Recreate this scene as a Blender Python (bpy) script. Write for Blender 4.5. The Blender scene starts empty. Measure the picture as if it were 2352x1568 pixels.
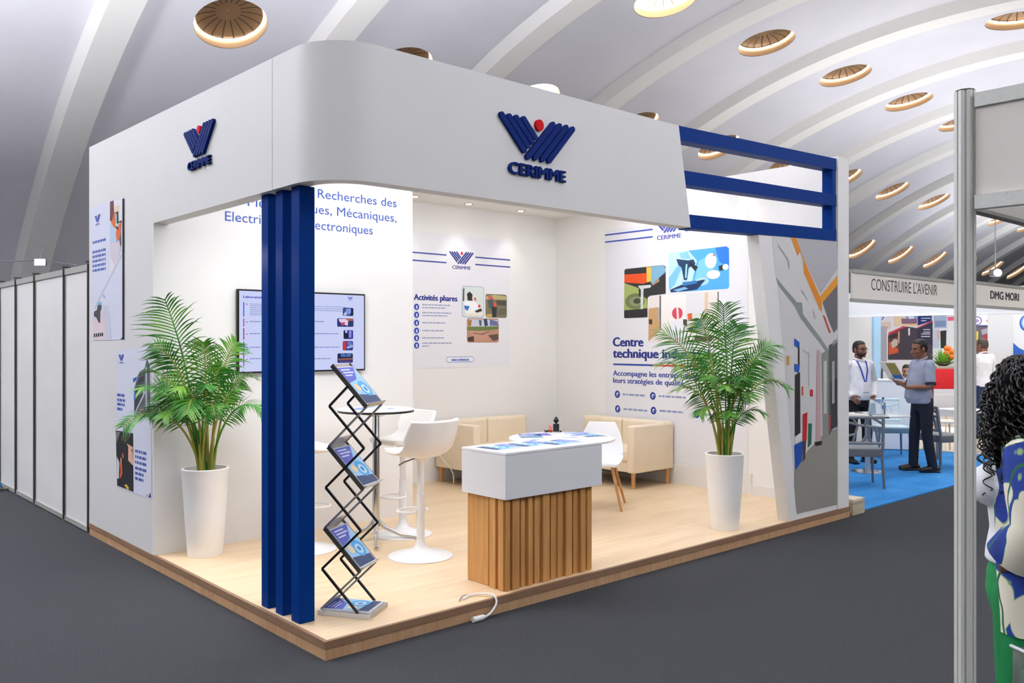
import bpy, bmesh, math, random
from mathutils import Vector, Matrix

SC = bpy.context.scene
COL = SC.collection
random.seed(7)
PI = math.pi

# ------------------------------------------------------------------ camera
FPX, CX, CY = 2005.0, 1176.0, 784.0            # focal length and centre in pixels of the 2352x1568 frame
CAMX, CAMY, CAMZ = -2.3577, -4.1222, 1.70
ANG = math.radians(48.156)                      # angle between view direction and the stand's front edge
SN, CS = math.sin(ANG), math.cos(ANG)
cam_data = bpy.data.cameras.new('camera'); cam_data.sensor_width = 36.0
cam_data.lens = 36.0 * FPX / 2352.0; cam_data.clip_end = 300
cam = bpy.data.objects.new('camera', cam_data); COL.objects.link(cam)
cam.location = (CAMX, CAMY, CAMZ)
cam.rotation_euler = (PI / 2, 0, -(PI / 2 - math.atan2(SN, CS)))
SC.camera = cam

# ------------------------------------------------------------------ world, light, exposure
SC.view_settings.view_transform = 'Standard'; SC.view_settings.look = 'None'
SC.view_settings.gamma = 1.0; SC.view_settings.use_curve_mapping = False
SC.view_settings.exposure = -0.06
W = bpy.data.worlds.new('daylight'); SC.world = W; W.use_nodes = True
nt = W.node_tree; nt.nodes.clear()
wo = nt.nodes.new('ShaderNodeOutputWorld'); bg = nt.nodes.new('ShaderNodeBackground')
bg.inputs['Color'].default_value = (0.93, 0.96, 1.0, 1); bg.inputs['Strength'].default_value = 0.22
nt.links.new(bg.outputs[0], wo.inputs[0])

def area_light(name, loc, target, sx, sy, power, color=(1, 1, 1), spread=180):
    d = bpy.data.lights.new(name, 'AREA'); d.shape = 'RECTANGLE'; d.size = sx; d.size_y = sy
    d.energy = power; d.color = color; d.spread = math.radians(spread)
    o = bpy.data.objects.new(name, d); COL.objects.link(o); o.location = loc
    o.rotation_euler = (Vector(target) - Vector(loc)).to_track_quat('-Z', 'Y').to_euler()
    return o

def spot_light(name, loc, target, power, angle, blend=0.6, radius=0.04, color=(1, 0.93, 0.84)):
    d = bpy.data.lights.new(name, 'SPOT'); d.energy = power; d.spot_size = math.radians(angle)
    d.spot_blend = blend; d.shadow_soft_size = radius; d.color = color
    o = bpy.data.objects.new(name, d); COL.objects.link(o); o.location = loc
    o.rotation_euler = (Vector(target) - Vector(loc)).to_track_quat('-Z', 'Y').to_euler()
    return o

# added fill lights, all out of sight: some wash the vault, others the stands
for hx, hw_ in ((-8, 800), (4, 650)):
    area_light('added_vault_fill', (hx, -7.0, 4.6), (hx + 1, -3.2, 13.0), 7, 2, hw_, (0.95, 0.96, 1.0), 105)  # added upward fill behind the viewpoint, brightens the vault
for hx, hy, hz, sx, sy, hw_ in ((2.8, 2.5, 3.46, 4.6, 2.2, 1100), (21, 4.0, 2.9, 14, 4, 500), (36, 4.0, 2.9, 8, 4, 1050), (-7, 6.5, 3.2, 5, 3, 2800)):
    area_light('hidden_vault_fill', (hx, hy, hz), (hx, hy + 0.8, hz + 5), sx, sy, hw_, (0.95, 0.96, 1.0), 150)   # added upward fill for the vault, hidden from view
area_light('added_fill_aisle', (-6.5, -0.5, 5.6), (1.5, 0.8, 1.5), 5, 3, 50, (0.98, 0.98, 1.0))  # added fill for the faces turned to the left aisle
area_light('added_fill_front', (2.0, -9.0, 6.0), (3.0, 0.0, 1.0), 5, 3, 85, (0.97, 0.98, 1.0))  # added fill from behind the viewpoint
area_light('added_fill_side', (12.5, -5.0, 6.0), (12.0, 3.0, 0.5), 6, 3, 290, (1.0, 0.97, 0.93))  # added fill for the fascias and stand across the aisle
# the stand's own floods, hung inside its header, plus an added side fill
area_light('stand_flood_front', (1.75, 0.6, 3.15), (1.5, 2.6, 1.1), 2.4, 0.4, 19, (0.98, 0.99, 1.0))
area_light('stand_added_fill', (0.25, 1.3, 2.52), (1.9, 1.5, 0.3), 0.3, 1.0, 18, (1.0, 0.99, 0.98))  # added fill to brighten the counter's left side and the pot
area_light('stand_flood_middle', (4.1, 1.7, 3.3), (4.5, 3.6, 0.9), 2.0, 0.6, 19, (0.99, 0.99, 1.0))

# ------------------------------------------------------------------ pixel helpers: where the ray of a pixel meets a plane of the place
def ray(px, py):
    r = (px - CX) / FPX
    return Vector((r * SN + CS, -r * CS + SN, (CY - py) / FPX))
CAM = Vector((CAMX, CAMY, CAMZ))
def at_z(px, py, z):
    d = ray(px, py); return CAM + d * ((z - CAMZ) / d.z)
def at_y(px, py, y):
    d = ray(px, py); return CAM + d * ((y - CAMY) / d.y)
def at_x(px, py, x):
    d = ray(px, py); return CAM + d * ((x - CAMX) / d.x)
def at_d(px, py, dep):
    return CAM + ray(px, py) * dep
def proj(p):
    dx, dy = p[0] - CAMX, p[1] - CAMY
    f = dx * CS + dy * SN; r = dx * SN - dy * CS
    return CX + FPX * r / f, CY - FPX * (p[2] - CAMZ) / f, f
RGT = Vector((SN, -CS, 0)); FWD = Vector((CS, SN, 0)); UP = Vector((0, 0, 1))

# ------------------------------------------------------------------ materials
def lin(h):
    h = h.lstrip('#'); out = []
    for i in (0, 2, 4):
        c = int(h[i:i + 2], 16) / 255.0
        out.append(c / 12.92 if c <= 0.04045 else ((c + 0.055) / 1.055) ** 2.4)
    return (*out, 1.0)
_M = {}
def mat(hexc, rough=0.5, metal=0.0, spec=0.5, emit=0.0, name=None, trans=0.0, coat=0.0, screen=False):
    k = (hexc, rough, metal, spec, emit, trans, coat, screen)
    if k in _M: return _M[k]
    m = bpy.data.materials.new(name or 'paint_' + hexc.strip('#')); m.use_nodes = True
    b = m.node_tree.nodes['Principled BSDF']
    b.inputs['Base Color'].default_value = lin('#08080a' if screen else hexc); b.inputs['Roughness'].default_value = rough
    b.inputs['Metallic'].default_value = metal; b.inputs['Specular IOR Level'].default_value = spec
    if trans: b.inputs['Transmission Weight'].default_value = trans
    if coat: b.inputs['Coat Weight'].default_value = coat
    if emit:
        b.inputs['Emission Color'].default_value = lin(hexc); b.inputs['Emission Strength'].default_value = emit
    _M[k] = m; return m

def node_mat(name):
    m = bpy.data.materials.new(name); m.use_nodes = True
    t = m.node_tree; return m, t, t.nodes['Principled BSDF']
def nnew(t, kind, **kw):
    n = t.nodes.new(kind)
    for k, v in kw.items():
        if hasattr(n, k): setattr(n, k, v)
        else: n.inputs[k].default_value = v
    return n
def ramp(t, fac, stops):
    r = t.nodes.new('ShaderNodeValToRGB'); e = r.color_ramp.elements
    while len(e) < len(stops): e.new(0.5)
    for el, (p, c) in zip(e, stops): el.position = p; el.color = lin(c)
    t.links.new(fac, r.inputs[0]); return r.outputs[0]
def coords(t, scale, rot=(0, 0, 0), kind='Object'):
    c = t.nodes.new('ShaderNodeTexCoord'); mp = t.nodes.new('ShaderNodeMapping')
    mp.inputs['Scale'].default_value = scale; mp.inputs['Rotation'].default_value = rot
    t.links.new(c.outputs[kind], mp.inputs[0]); return mp.outputs[0]
def bump(t, b, height, strength=0.2, dist=0.01):
    n = t.nodes.new('ShaderNodeBump'); n.inputs['Strength'].default_value = strength; n.inputs['Distance'].default_value = dist
    t.links.new(height, n.inputs['Height']); t.links.new(n.outputs[0], b.inputs['Normal'])

def noise_mat(name, stops, scale=(8, 8, 8), rough=0.6, detail=4, bumpiness=0.0, bscale=None, spec=0.5, nscale=1.0):
    m, t, b = node_mat(name); b.inputs['Roughness'].default_value = rough; b.inputs['Specular IOR Level'].default_value = spec
    v = coords(t, scale); n = nnew(t, 'ShaderNodeTexNoise', Scale=nscale, Detail=detail); t.links.new(v, n.inputs['Vector'])
    t.links.new(ramp(t, n.outputs['Fac'], stops), b.inputs['Base Color'])
    if bumpiness:
        v2 = coords(t, bscale or scale); n2 = nnew(t, 'ShaderNodeTexNoise', Scale=1.0, Detail=3); t.links.new(v2, n2.inputs['Vector'])
        bump(t, b, n2.outputs['Fac'], bumpiness)
    return m

def wood_mat(name, c1, c2, c3, along=0, plank=0.19, length=1.2, rough=0.42, grain=55, gap=True, vary=0.5):
    """laminate: long planks with fine grain along the given axis (0 = x, 2 = z)"""
    m, t, b = node_mat(name); b.inputs['Roughness'].default_value = rough
    sc = [grain, grain, grain]; sc[along] = 2.2
    v = coords(t, tuple(sc)); n = nnew(t, 'ShaderNodeTexNoise', Scale=1.0, Detail=5, Roughness=0.6, Distortion=0.3); t.links.new(v, n.inputs['Vector'])
    sc2 = [9, 9, 9]; sc2[along] = 0.9
    v2 = coords(t, tuple(sc2)); n2 = nnew(t, 'ShaderNodeTexNoise', Scale=1.0, Detail=3, Distortion=0.8); t.links.new(v2, n2.inputs['Vector'])
    mx = nnew(t, 'ShaderNodeMath', operation='MULTIPLY_ADD'); mx.inputs[1].default_value = 0.55
    t.links.new(n.outputs['Fac'], mx.inputs[0])
    m2 = nnew(t, 'ShaderNodeMath', operation='MULTIPLY'); m2.inputs[1].default_value = 0.45
    t.links.new(n2.outputs['Fac'], m2.inputs[0]); t.links.new(m2.outputs[0], mx.inputs[2])
    col = ramp(t, mx.outputs[0], [(0.3, c1), (0.5, c2), (0.68, c3)])
    if gap:
        v3 = coords(t, (1, 1, 1), (0, 0, 0) if along == 0 else (0, PI / 2, 0))
        br = nnew(t, 'ShaderNodeTexBrick', Scale=1.0); t.links.new(v3, br.inputs['Vector'])
        br.inputs['Brick Width'].default_value = length; br.inputs['Row Height'].default_value = plank
        br.inputs['Mortar Size'].default_value = 0.0012; br.inputs['Mortar Smooth'].default_value = 0.3; br.offset = 0.37
        br.inputs['Color1'].default_value = (1, 1, 1, 1); k = 1 - 0.16 * vary
        br.inputs['Color2'].default_value = (k, k * 0.98, k * 0.95, 1); br.inputs['Mortar'].default_value = (0.84, 0.80, 0.75, 1)
        mm = nnew(t, 'ShaderNodeMix', data_type='RGBA', blend_type='MULTIPLY'); mm.inputs[0].default_value = 1.0
        t.links.new(col, mm.inputs[6]); t.links.new(br.outputs['Color'], mm.inputs[7]); col = mm.outputs[2]
    t.links.new(col, b.inputs['Base Color'])
    bump(t, b, n.outputs['Fac'], 0.06, 0.002)
    return m

# ------------------------------------------------------------------ mesh helpers
def basis(d):
    d = Vector(d).normalized(); a = Vector((0, 0, 1)) if abs(d.z) < 0.9 else Vector((1, 0, 0))
    u = d.cross(a).normalized(); return u, d.cross(u).normalized()

class MB:
    """collects shapes into one mesh; every shape may carry a material slot number"""
    def __init__(s): s.bm = bmesh.new(); s.mi = 0
    def m(s, i): s.mi = i; return s
    def _f(s, vs):
        try:
            f = s.bm.faces.new(vs); f.material_index = s.mi; return f
        except ValueError: return None
    def verts(s, pts): return [s.bm.verts.new(p) for p in pts]
    def poly(s, pts):
        f = s._f(s.verts(pts)); return s
    def hull8(s, p):      # 8 corners: bottom 0-3 ccw, top 4-7
        v = s.verts(p)
        for q in ((3, 2, 1, 0), (4, 5, 6, 7), (0, 1, 5, 4), (1, 2, 6, 5), (2, 3, 7, 6), (3, 0, 4, 7)): s._f([v[i] for i in q])
        return s
    def box(s, x0, y0, z0, x1, y1, z1, bev=0.0, seg=2):
        if bev:
            t = bmesh.new(); bmesh.ops.create_cube(t, size=1.0)
            for v in t.verts: v.co = Vector(((x0 + x1) / 2 + v.co.x * (x1 - x0), (y0 + y1) / 2 + v.co.y * (y1 - y0), (z0 + z1) / 2 + v.co.z * (z1 - z0)))
            bmesh.ops.bevel(t, geom=list(t.edges), offset=bev, segments=seg, profile=0.6, affect='EDGES')
            s.merge(t); return s
        return s.hull8([(x0, y0, z0), (x1, y0, z0), (x1, y1, z0), (x0, y1, z0), (x0, y0, z1), (x1, y0, z1), (x1, y1, z1), (x0, y1, z1)])
    def merge(s, t, M=None):
        mp = {}
        for v in t.verts: mp[v] = s.bm.verts.new(M @ v.co if M else v.co)
        for f in t.faces:
            g = s._f([mp[v] for v in f.verts])
            if g and s.mi == 0: g.material_index = f.material_index
        t.free()
    def ring(s, c, u, w, ru, rw, n):
        return [s.bm.verts.new(Vector(c) + u * (ru * math.cos(2 * PI * i / n)) + w * (rw * math.sin(2 * PI * i / n))) for i in range(n)]
    def skin(s, a, b):
        n = len(a)
        for i in range(n): s._f([a[i], a[(i + 1) % n], b[(i + 1) % n], b[i]])
    def cyl(s, p0, p1, r0, r1=None, n=20, cap=True):
        r1 = r0 if r1 is None else r1; p0 = Vector(p0); p1 = Vector(p1); u, w = basis(p1 - p0)
        a = s.ring(p0, u, w, r0, r0, n); b = s.ring(p1, u, w, r1, r1, n); s.skin(a, b)
        if cap: s._f(a[::-1]); s._f(b)
        return s
    def lathe(s, prof, c=(0, 0, 0), n=40, cap=True):
        rs = [s.ring((c[0], c[1], c[2] + z), Vector((1, 0, 0)), Vector((0, 1, 0)), r, r, n) for r, z in prof]
        for a, b in zip(rs, rs[1:]): s.skin(a, b)
        if cap: s._f(rs[0][::-1]); s._f(rs[-1])
        return s
    def tube(s, pts, r, n=8, closed=False, cap=True):
        pts = [Vector(p) for p in pts]; N = len(pts); rs = []; u = None
        for i, p in enumerate(pts):
            if closed: t = pts[(i + 1) % N] - pts[i - 1]
            else: t = pts[min(i + 1, N - 1)] - pts[max(i - 1, 0)]
            if t.length < 1e-9: t = Vector((0, 0, 1))
            t.normalize()
            if u is None: u, w = basis(t)
            else:
                u = (u - t * u.dot(t))
                if u.length < 1e-6: u, w = basis(t)
                u.normalize(); w = t.cross(u)
            rr = r[i] if isinstance(r, (list, tuple)) else r
            rs.append(s.ring(p, u, w, rr, rr, n))
        for a, b in zip(rs, rs[1:]): s.skin(a, b)
        if closed: s.skin(rs[-1], rs[0])
        elif cap: s._f(rs[0][::-1]); s._f(rs[-1])
        return s
    def limb(s, pts, rad, n=16):       # tapered chain with round ends
        pts = [Vector(p) for p in pts]; rad = list(rad)
        d0 = (pts[0] - pts[1]).normalized(); d1 = (pts[-1] - pts[-2]).normalized()
        pre = [(pts[0] + d0 * rad[0] * k, rad[0] * math.sqrt(max(0, 1 - k * k))) for k in (0.97, 0.75, 0.4)]
        post = [(pts[-1] + d1 * rad[-1] * k, rad[-1] * math.sqrt(max(0, 1 - k * k))) for k in (0.4, 0.75, 0.97)]
        al = pre + list(zip(pts, rad)) + post
        return s.tube([a for a, _ in al], [b for _, b in al], n)
    def loft(s, rings, n=24, cap=True):  # rings of (cx, cy, z, rx, ry)
        rs = [s.ring((x, y, z), Vector((1, 0, 0)), Vector((0, 1, 0)), rx, ry, n) for x, y, z, rx, ry in rings]
        for a, b in zip(rs, rs[1:]): s.skin(a, b)
        if cap: s._f(rs[0][::-1]); s._f(rs[-1])
        return s
    def ball(s, c, rx, ry=None, rz=None, n=16, M=None):
        t = bmesh.new(); bmesh.ops.create_uvsphere(t, u_segments=n, v_segments=max(6, n // 2), radius=1.0)
        S = Matrix.Translation(c) @ (M or Matrix()) @ Matrix.Diagonal((rx, ry or rx, rz or rx, 1)); s.merge(t, S); return s
    def prism(s, pts, off):             # closed outline pushed along off
        off = Vector(off); a = s.verts(pts); b = s.verts([Vector(p) + off for p in pts]); n = len(a)
        s._f(a[::-1]); s._f(b)
        for i in range(n): s._f([a[i], a[(i + 1) % n], b[(i + 1) % n], b[i]])
        return s
    def xf(s, M): s.bm.transform(M); return s

def link_mesh(name, mb, mats, parent=None, smooth=False, world=False, angle=40):
    """link a collected mesh as ONE object; world=True: the shape was built in world coordinates"""
    bm = mb.bm if isinstance(mb, MB) else mb
    if world and parent is not None: bm.transform(Matrix.Translation(-world_loc(parent)))
    bmesh.ops.recalc_face_normals(bm, faces=bm.faces)
    me = bpy.data.meshes.new(name); bm.to_mesh(me); bm.free()
    for m in (mats if isinstance(mats, (list, tuple)) else [mats]): me.materials.append(m)
    if smooth:
        for p in me.polygons: p.use_smooth = True
        try: me.set_sharp_from_angle(angle=math.radians(angle))
        except Exception: pass
    o = bpy.data.objects.new(name, me); COL.objects.link(o)
    if parent is not None: o.parent = parent
    return o
def world_loc(o):
    v = Vector(o.location)
    while o.parent: o = o.parent; v += Vector(o.location)
    return v
obj = link_mesh
def tag(o, label=None, cat=None, group=None, kind=None):
    if label: o['label'] = label
    if cat: o['category'] = cat
    if group: o['group'] = group
    if kind: o['kind'] = kind
    return o
def thing(name, label, cat, loc=(0, 0, 0), rotz=0.0, group=None):
    o = bpy.data.objects.new(name, None); COL.objects.link(o); o.empty_display_size = 0.1
    o.location = loc; o.rotation_euler = (0, 0, rotz)
    return tag(o, label, cat, group)
def struct(name, mb, m, smooth=False):
    return tag(obj(name, mb, m, smooth=smooth), kind='structure')
def dup(root, loc, rotz=None, label=None, group=None):
    r = root.copy(); COL.objects.link(r); r.location = loc
    if rotz is not None: r.rotation_euler = (0, 0, rotz)
    if label: r['label'] = label
    if group: r['group'] = group
    for ch in list(root.children):
        c = ch.copy(); COL.objects.link(c); c.parent = r
        for g in list(ch.children):
            d = g.copy(); COL.objects.link(d); d.parent = c
    return r

def text_geo(body, bold=0.0, extrude=0.0):
    """letter shapes of the built-in font as (verts, faces), size 1"""
    cu = bpy.data.curves.new('lettering_curve', 'FONT'); cu.body = body; cu.size = 1.0
    cu.offset = bold; cu.space_character = 1.0 + bold * 2.2; cu.extrude = extrude; cu.resolution_u = 3
    o = bpy.data.objects.new('lettering_curve', cu); COL.objects.link(o)
    bpy.context.view_layer.update()
    me = bpy.data.meshes.new_from_object(o.evaluated_get(bpy.context.evaluated_depsgraph_get()))
    vs = [v.co.copy() for v in me.vertices]; fs = [tuple(p.vertices) for p in me.polygons]
    bpy.data.objects.remove(o); bpy.data.curves.remove(cu); bpy.data.meshes.remove(me)
    return vs, fs

class Sheet:
    """a real flat print, screen or board: parts are drawn in its plane, each layer 0.6 mm above the one before"""
    def __init__(s, O, ex, ey=(0, 0, 1)):
        s.O = Vector(O); s.ex = Vector(ex).normalized(); s.ey = Vector(ey).normalized(); s.n = s.ex.cross(s.ey); s.z = None
        s.begin()
    def begin(s): s.bm = bmesh.new(); s.mats = []; s.lay = 1; s.emit = 0.0; s.rough = 0.45; return s
    def uv(s, px, py):      # a pixel (or a point of the zoomed crop set by zoom()) carried into the plane
        if s.z: px, py = s.z[0] + px / s.z[2], s.z[1] + py / s.z[2]
        d = ray(px, py); t = (s.O - CAM).dot(s.n) / d.dot(s.n); p = CAM + d * t - s.O
        return p.dot(s.ex), p.dot(s.ey)
    def zoom(s, x, y, k): s.z = (x, y, k); return s
    def P(s, u, v, lay=None): return s.O + s.ex * u + s.ey * v + s.n * (0.0006 * (s.lay if lay is None else lay))
    def mi(s, c):
        m = mat(c, s.rough, emit=s.emit, screen=s.emit > 0) if isinstance(c, str) else c
        if m not in s.mats: s.mats.append(m)
        return s.mats.index(m)
    def poly(s, pts, c):
        f = s.bm.faces.new([s.bm.verts.new(s.P(*p)) for p in pts]); f.material_index = s.mi(c)
        if f.normal.length == 0: f.normal_update()
        if len(pts) > 4: bmesh.ops.triangulate(s.bm, faces=[f])
        return s
    def pp(s, pts, c): s.lay += 0.12; return s.poly([s.uv(*p) for p in pts], c)
    def rect(s, u0, v0, u1, v1, c): return s.poly([(u0, v0), (u1, v0), (u1, v1), (u0, v1)], c)
    def quadpx(s, x0, y0, x1, y1, c):
        a = s.uv(x0, y1); b = s.uv(x1, y0); return s.rect(min(a[0], b[0]), min(a[1], b[1]), max(a[0], b[0]), max(a[1], b[1]), c)
    def rrect(s, u0, v0, u1, v1, r, c):
        pts = []
        for cx, cy, a0 in ((u1 - r, v1 - r, 0), (u0 + r, v1 - r, 90), (u0 + r, v0 + r, 180), (u1 - r, v0 + r, 270)):
            for k in range(5): a = math.radians(a0 + 22.5 * k); pts.append((cx + r * math.cos(a), cy + r * math.sin(a)))
        return s.poly(pts, c)
    def disc(s, u, v, ru, rv, c, n=20):
        return s.poly([(u + ru * math.cos(2 * PI * i / n), v + rv * math.sin(2 * PI * i / n)) for i in range(n)], c)
    def discpx(s, x, y, rx, ry, c):
        a = s.uv(x, y); b = s.uv(x + rx, y); d = s.uv(x, y - ry); return s.disc(a[0], a[1], abs(b[0] - a[0]), abs(d[1] - a[1]), c)
    def line(s, a, b, w, c, cap=False):
        a = Vector(a); b = Vector(b); d = (b - a).normalized(); q = Vector((-d.y, d.x)) * (w / 2)
        if not cap: return s.poly([a + q, a - q, b - q, b + q], c)
        ang = math.atan2(d.y, d.x); pts = []
        for k in range(7): t = ang + PI / 2 + PI * k / 6; pts.append((a.x + w / 2 * math.cos(t), a.y + w / 2 * math.sin(t)))
        for k in range(7): t = ang - PI / 2 + PI * k / 6; pts.append((b.x + w / 2 * math.cos(t), b.y + w / 2 * math.sin(t)))
        return s.poly(pts, c)
    def linepx(s, x0, y0, x1, y1, w, c): return s.line(s.uv(x0, y0), s.uv(x1, y1), w, c)
    def text(s, body, u, v, size, c, width=None, bold=0.0, align='l', xs=1.0):
        """baseline starts at (u, v); size = cap height in metres; width fits the line to that length"""
        vs, fs = text_geo(body, 0.0); k = size / 0.70
        x0 = min(p.x for p in vs); x1 = max(p.x for p in vs); kx = (width / (x1 - x0)) if width else k * xs
        off = {'l': 0, 'c': -(x1 - x0) * kx / 2, 'r': -(x1 - x0) * kx}[align]
        mi = s.mi(c); b = bold * size * 1.6
        for n_, (du, dv) in enumerate(((0, 0), (-b, 0), (b, 0), (0, b * 0.6)) if bold else ((0, 0),)):     # heavier strokes
            V = [s.bm.verts.new(s.P(u + off + du + (p.x - x0) * kx, v + dv + p.y * k, s.lay + 0.05 * n_)) for p in vs]
            for f in fs:
                try: g = s.bm.faces.new([V[i] for i in f]); g.material_index = mi
                except ValueError: pass
        return s
    def textpx(s, body, x0, y0, x1, y1, hpx, c, bold=0.0):
        a = s.uv(x0, y0); b = s.uv(x1, y1); h = s.uv(x0, y0 - hpx)
        return s.text(body, a[0], (a[1] + b[1]) / 2, abs(h[1] - a[1]), c, width=b[0] - a[0], bold=bold)
    def dashes(s, u, v, w, h, c, seed=0):   # a line of print too small to read: short bars of word length
        R = random.Random(seed); x = u
        while x < u + w - 0.004:
            L = min(R.uniform(1.2, 4.5) * h, u + w - x); s.rect(x, v, x + L, v + h, c); x += L + h * 0.55
        return s
    def logo(s, u, v, w, c='#1f2f86', dot='#d8202e', word=True, bold=0.03):
        """the stand's emblem: two fans of four stripes, a dot and the word below; (u, v) centre, w width"""
        k = w / 0.632
        for x0, z0, x1, z1 in LOGO: s.line((u + (x0 - 1.551) * k, v + (z0 - 2.95) * k), (u + (x1 - 1.551) * k, v + (z1 - 2.95) * k), 0.037 * k, c, cap=True)
        s.disc(u + 0.008 * k, v + 0.154 * k, 0.035 * k, 0.037 * k, dot)
        if word: s.text('CERIMME', u - 0.252 * k, v - 0.188 * k, 0.073 * k, c, width=0.5 * k, bold=bold)
        return s
    def done(s, name, parent, label=None, kind=None):
        o = link_mesh(name, s.bm, s.mats, parent, world=True)
        for p in o.data.polygons:
            pass
        if label: o['label'] = label
        if kind: o['kind'] = kind
        s.begin(); return o
LOGO = [(1.234, 3.118, 1.424, 2.923), (1.296, 3.117, 1.455, 2.956), (1.356, 3.119, 1.491, 2.987), (1.42, 3.121, 1.52, 3.019),
        (1.682, 3.129, 1.456, 2.885), (1.743, 3.129, 1.52, 2.888), (1.806, 3.13, 1.584, 2.887), (1.867, 3.128, 1.647, 2.887)]
# ------------------------------------------------------------------ hall: floor and ribbed vault
M_CARPET = noise_mat('grey_carpet', [(0.25, '#333538'), (0.5, '#424447'), (0.75, '#565859')], (150, 150, 150), 0.95, 3, 0.5, (220, 220, 220), 0.15)
M_VAULT = noise_mat('white_vault_paint', [(0.3, '#d6d5dd'), (0.7, '#e0dfe6')], (0.5, 0.5, 0.5), 0.75, 4)
M_RIB = mat('#efedea', 0.7)
M_WHITE = mat('#eceae7', 0.5); M_WALL = mat('#eeedea', 0.55); M_HEADER = mat('#dfdedb', 0.5)
mb = MB(); mb.box(-14, -14, -0.06, 78, 18.2, 0.0); struct('floor', mb, M_CARPET)

R_V, YC, ZC = 16.92, 7.245 + CAMY, -10.13 + CAMZ
X_RIB0, BAY = CAMX + 6.28 + 1.75, 3.5
ROWS = [92.1, 79.1, 66.1, 55.1]
def vault(a_deg, x, r=R_V):
    a = math.radians(a_deg); return Vector((x, YC + r * math.cos(a), ZC + r * math.sin(a)))
HR = 0.605
mb = MB(); N = 32
edges = [29.9, 37.1, 49.1, 61.1, 71.1, 87.1, 97.1, 109.1, 121.1, 131.0]
LIGHTS = []
for k in range(-4, 20):
    x0 = X_RIB0 + BAY * k; xm = x0 + BAY / 2
    for a0, a1 in zip(edges, edges[1:]):
        am = (a0 + a1) / 2; ha = (a1 - a0) / 2; hole = any(abs(am - r) < 0.2 for r in ROWS) and -2 <= k <= 16
        rings = []
        ts = [1.0, 0.66, 0.33, 0.0] if hole else [1.0, 0.7, 0.4, 0.1]
        for t in ts:
            row = []
            for i in range(N):
                th = 2 * PI * i / N; c, s = math.cos(th), math.sin(th); q = max(abs(c), abs(s))
                sq = (c / q * BAY / 2, s / q * ha); h = math.degrees(HR / R_V)
                ci = (c * HR, s * h) if hole else (0, 0)
                u = sq[0] * t + ci[0] * (1 - t); v = sq[1] * t + ci[1] * (1 - t)
                row.append(mb.bm.verts.new(vault(am + v, xm + u)))
            rings.append(row)
        for r0, r1 in zip(rings, rings[1:]): mb.skin(r0, r1)
        if hole: LIGHTS.append((k, ROWS.index(min(ROWS, key=lambda r: abs(r - am))), am, xm))
        else: mb._f(rings[-1])
bmesh.ops.remove_doubles(mb.bm, verts=mb.bm.verts, dist=0.002)
struct('ceiling', mb, M_VAULT, smooth=True)
n = 1
for k in range(-4, 21):
    x = X_RIB0 + BAY * k; mb = MB(); prev = None
    for j in range(61):
        a = 29.9 + (131 - 29.9) * j / 60
        cur = mb.verts([vault(a, x - 0.36, R_V + 0.05), vault(a, x - 0.25, R_V - 0.24), vault(a, x + 0.25, R_V - 0.24), vault(a, x + 0.36, R_V + 0.05)])
        if prev: mb.skin(prev, cur)
        else: mb._f(cur)
        prev = cur
    mb._f(prev); struct('trim_%d' % n, mb, M_RIB, smooth=True); n += 1

# recessed dome lights
M_GOLD = mat('#c2a280', 0.45, 0.1, name='gold_recess_paint'); M_DOME = mat('#8c7054', 0.32, 0.45, name='bronze_dome_metal')
M_SLOT = mat('#33251b', 0.6); M_GLOW = mat('#fff0da', 0.5, emit=5.0, name='warm_light_ring'); M_LIT = mat('#fff6e6', 0.5, emit=3.0, name='lit_dome')
def dome_parts(root, lit):
    m = MB(); m.lathe([(HR + 0.012, 0.004), (HR + 0.012, 0.18), (HR - 0.004, 0.18), (HR - 0.004, 0.002)], n=40, cap=False)
    obj('recess_rim', m, M_GOLD, root, smooth=True)
    m = MB(); prof = [(HR - 0.006, 0.165)] + [(0.58 * math.cos(t), 0.17 + 0.12 * math.sin(t)) for t in [i * PI / 2 / 9 for i in range(9)]] + [(0.01, 0.29)]
    m.m(0).lathe(prof, n=48, cap=False); m.mi = 1
    for i in range(18):
        an = 2 * PI * i / 18; u = Vector((math.cos(an), math.sin(an), 0)); w = Vector((-u.y, u.x, 0)) * 0.009
        q = [(0.545 * math.cos(t), 0.165 + 0.12 * math.sin(t) - 0.012) for t in [j * PI / 2 / 8 for j in range(7)]]
        for (r0, z0), (r1, z1) in zip(q, q[1:]):
            m.poly([u * r0 - w + UP * z0, u * r0 + w + UP * z0, u * r1 + w + UP * z1, u * r1 - w + UP * z1])
    obj('dome', m, [M_LIT if lit else M_DOME, M_GOLD if lit else M_SLOT], root, smooth=True)
    m = MB(); m.tube([(0.578 * math.cos(2 * PI * i / 40), 0.578 * math.sin(2 * PI * i / 40), 0.155) for i in range(40)], 0.022, 6, closed=True)
    obj('light_ring', m, M_GLOW, root, smooth=True)
protos = {}
vis = []
for k, row, a, x in LIGHTS:
    p = vault(a, x); px, py, d = proj(p)
    if d > 1 and -120 < px < 2460 and -90 < py < 700: vis.append((row, px, py, p, a))
ROWN = {0: 'top right vault row', 1: 'vault row running to the grey post', 2: 'vault row passing behind the header', 3: 'lowest vault row'}
ORD = ['first', 'second', 'third', 'fourth', 'fifth', 'sixth', 'seventh', 'eighth', 'ninth', 'tenth', 'eleventh', 'twelfth', 'thirteenth', 'fourteenth', 'fifteenth', 'sixteenth', 'seventeenth', 'eighteenth']
cnt = {}
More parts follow.
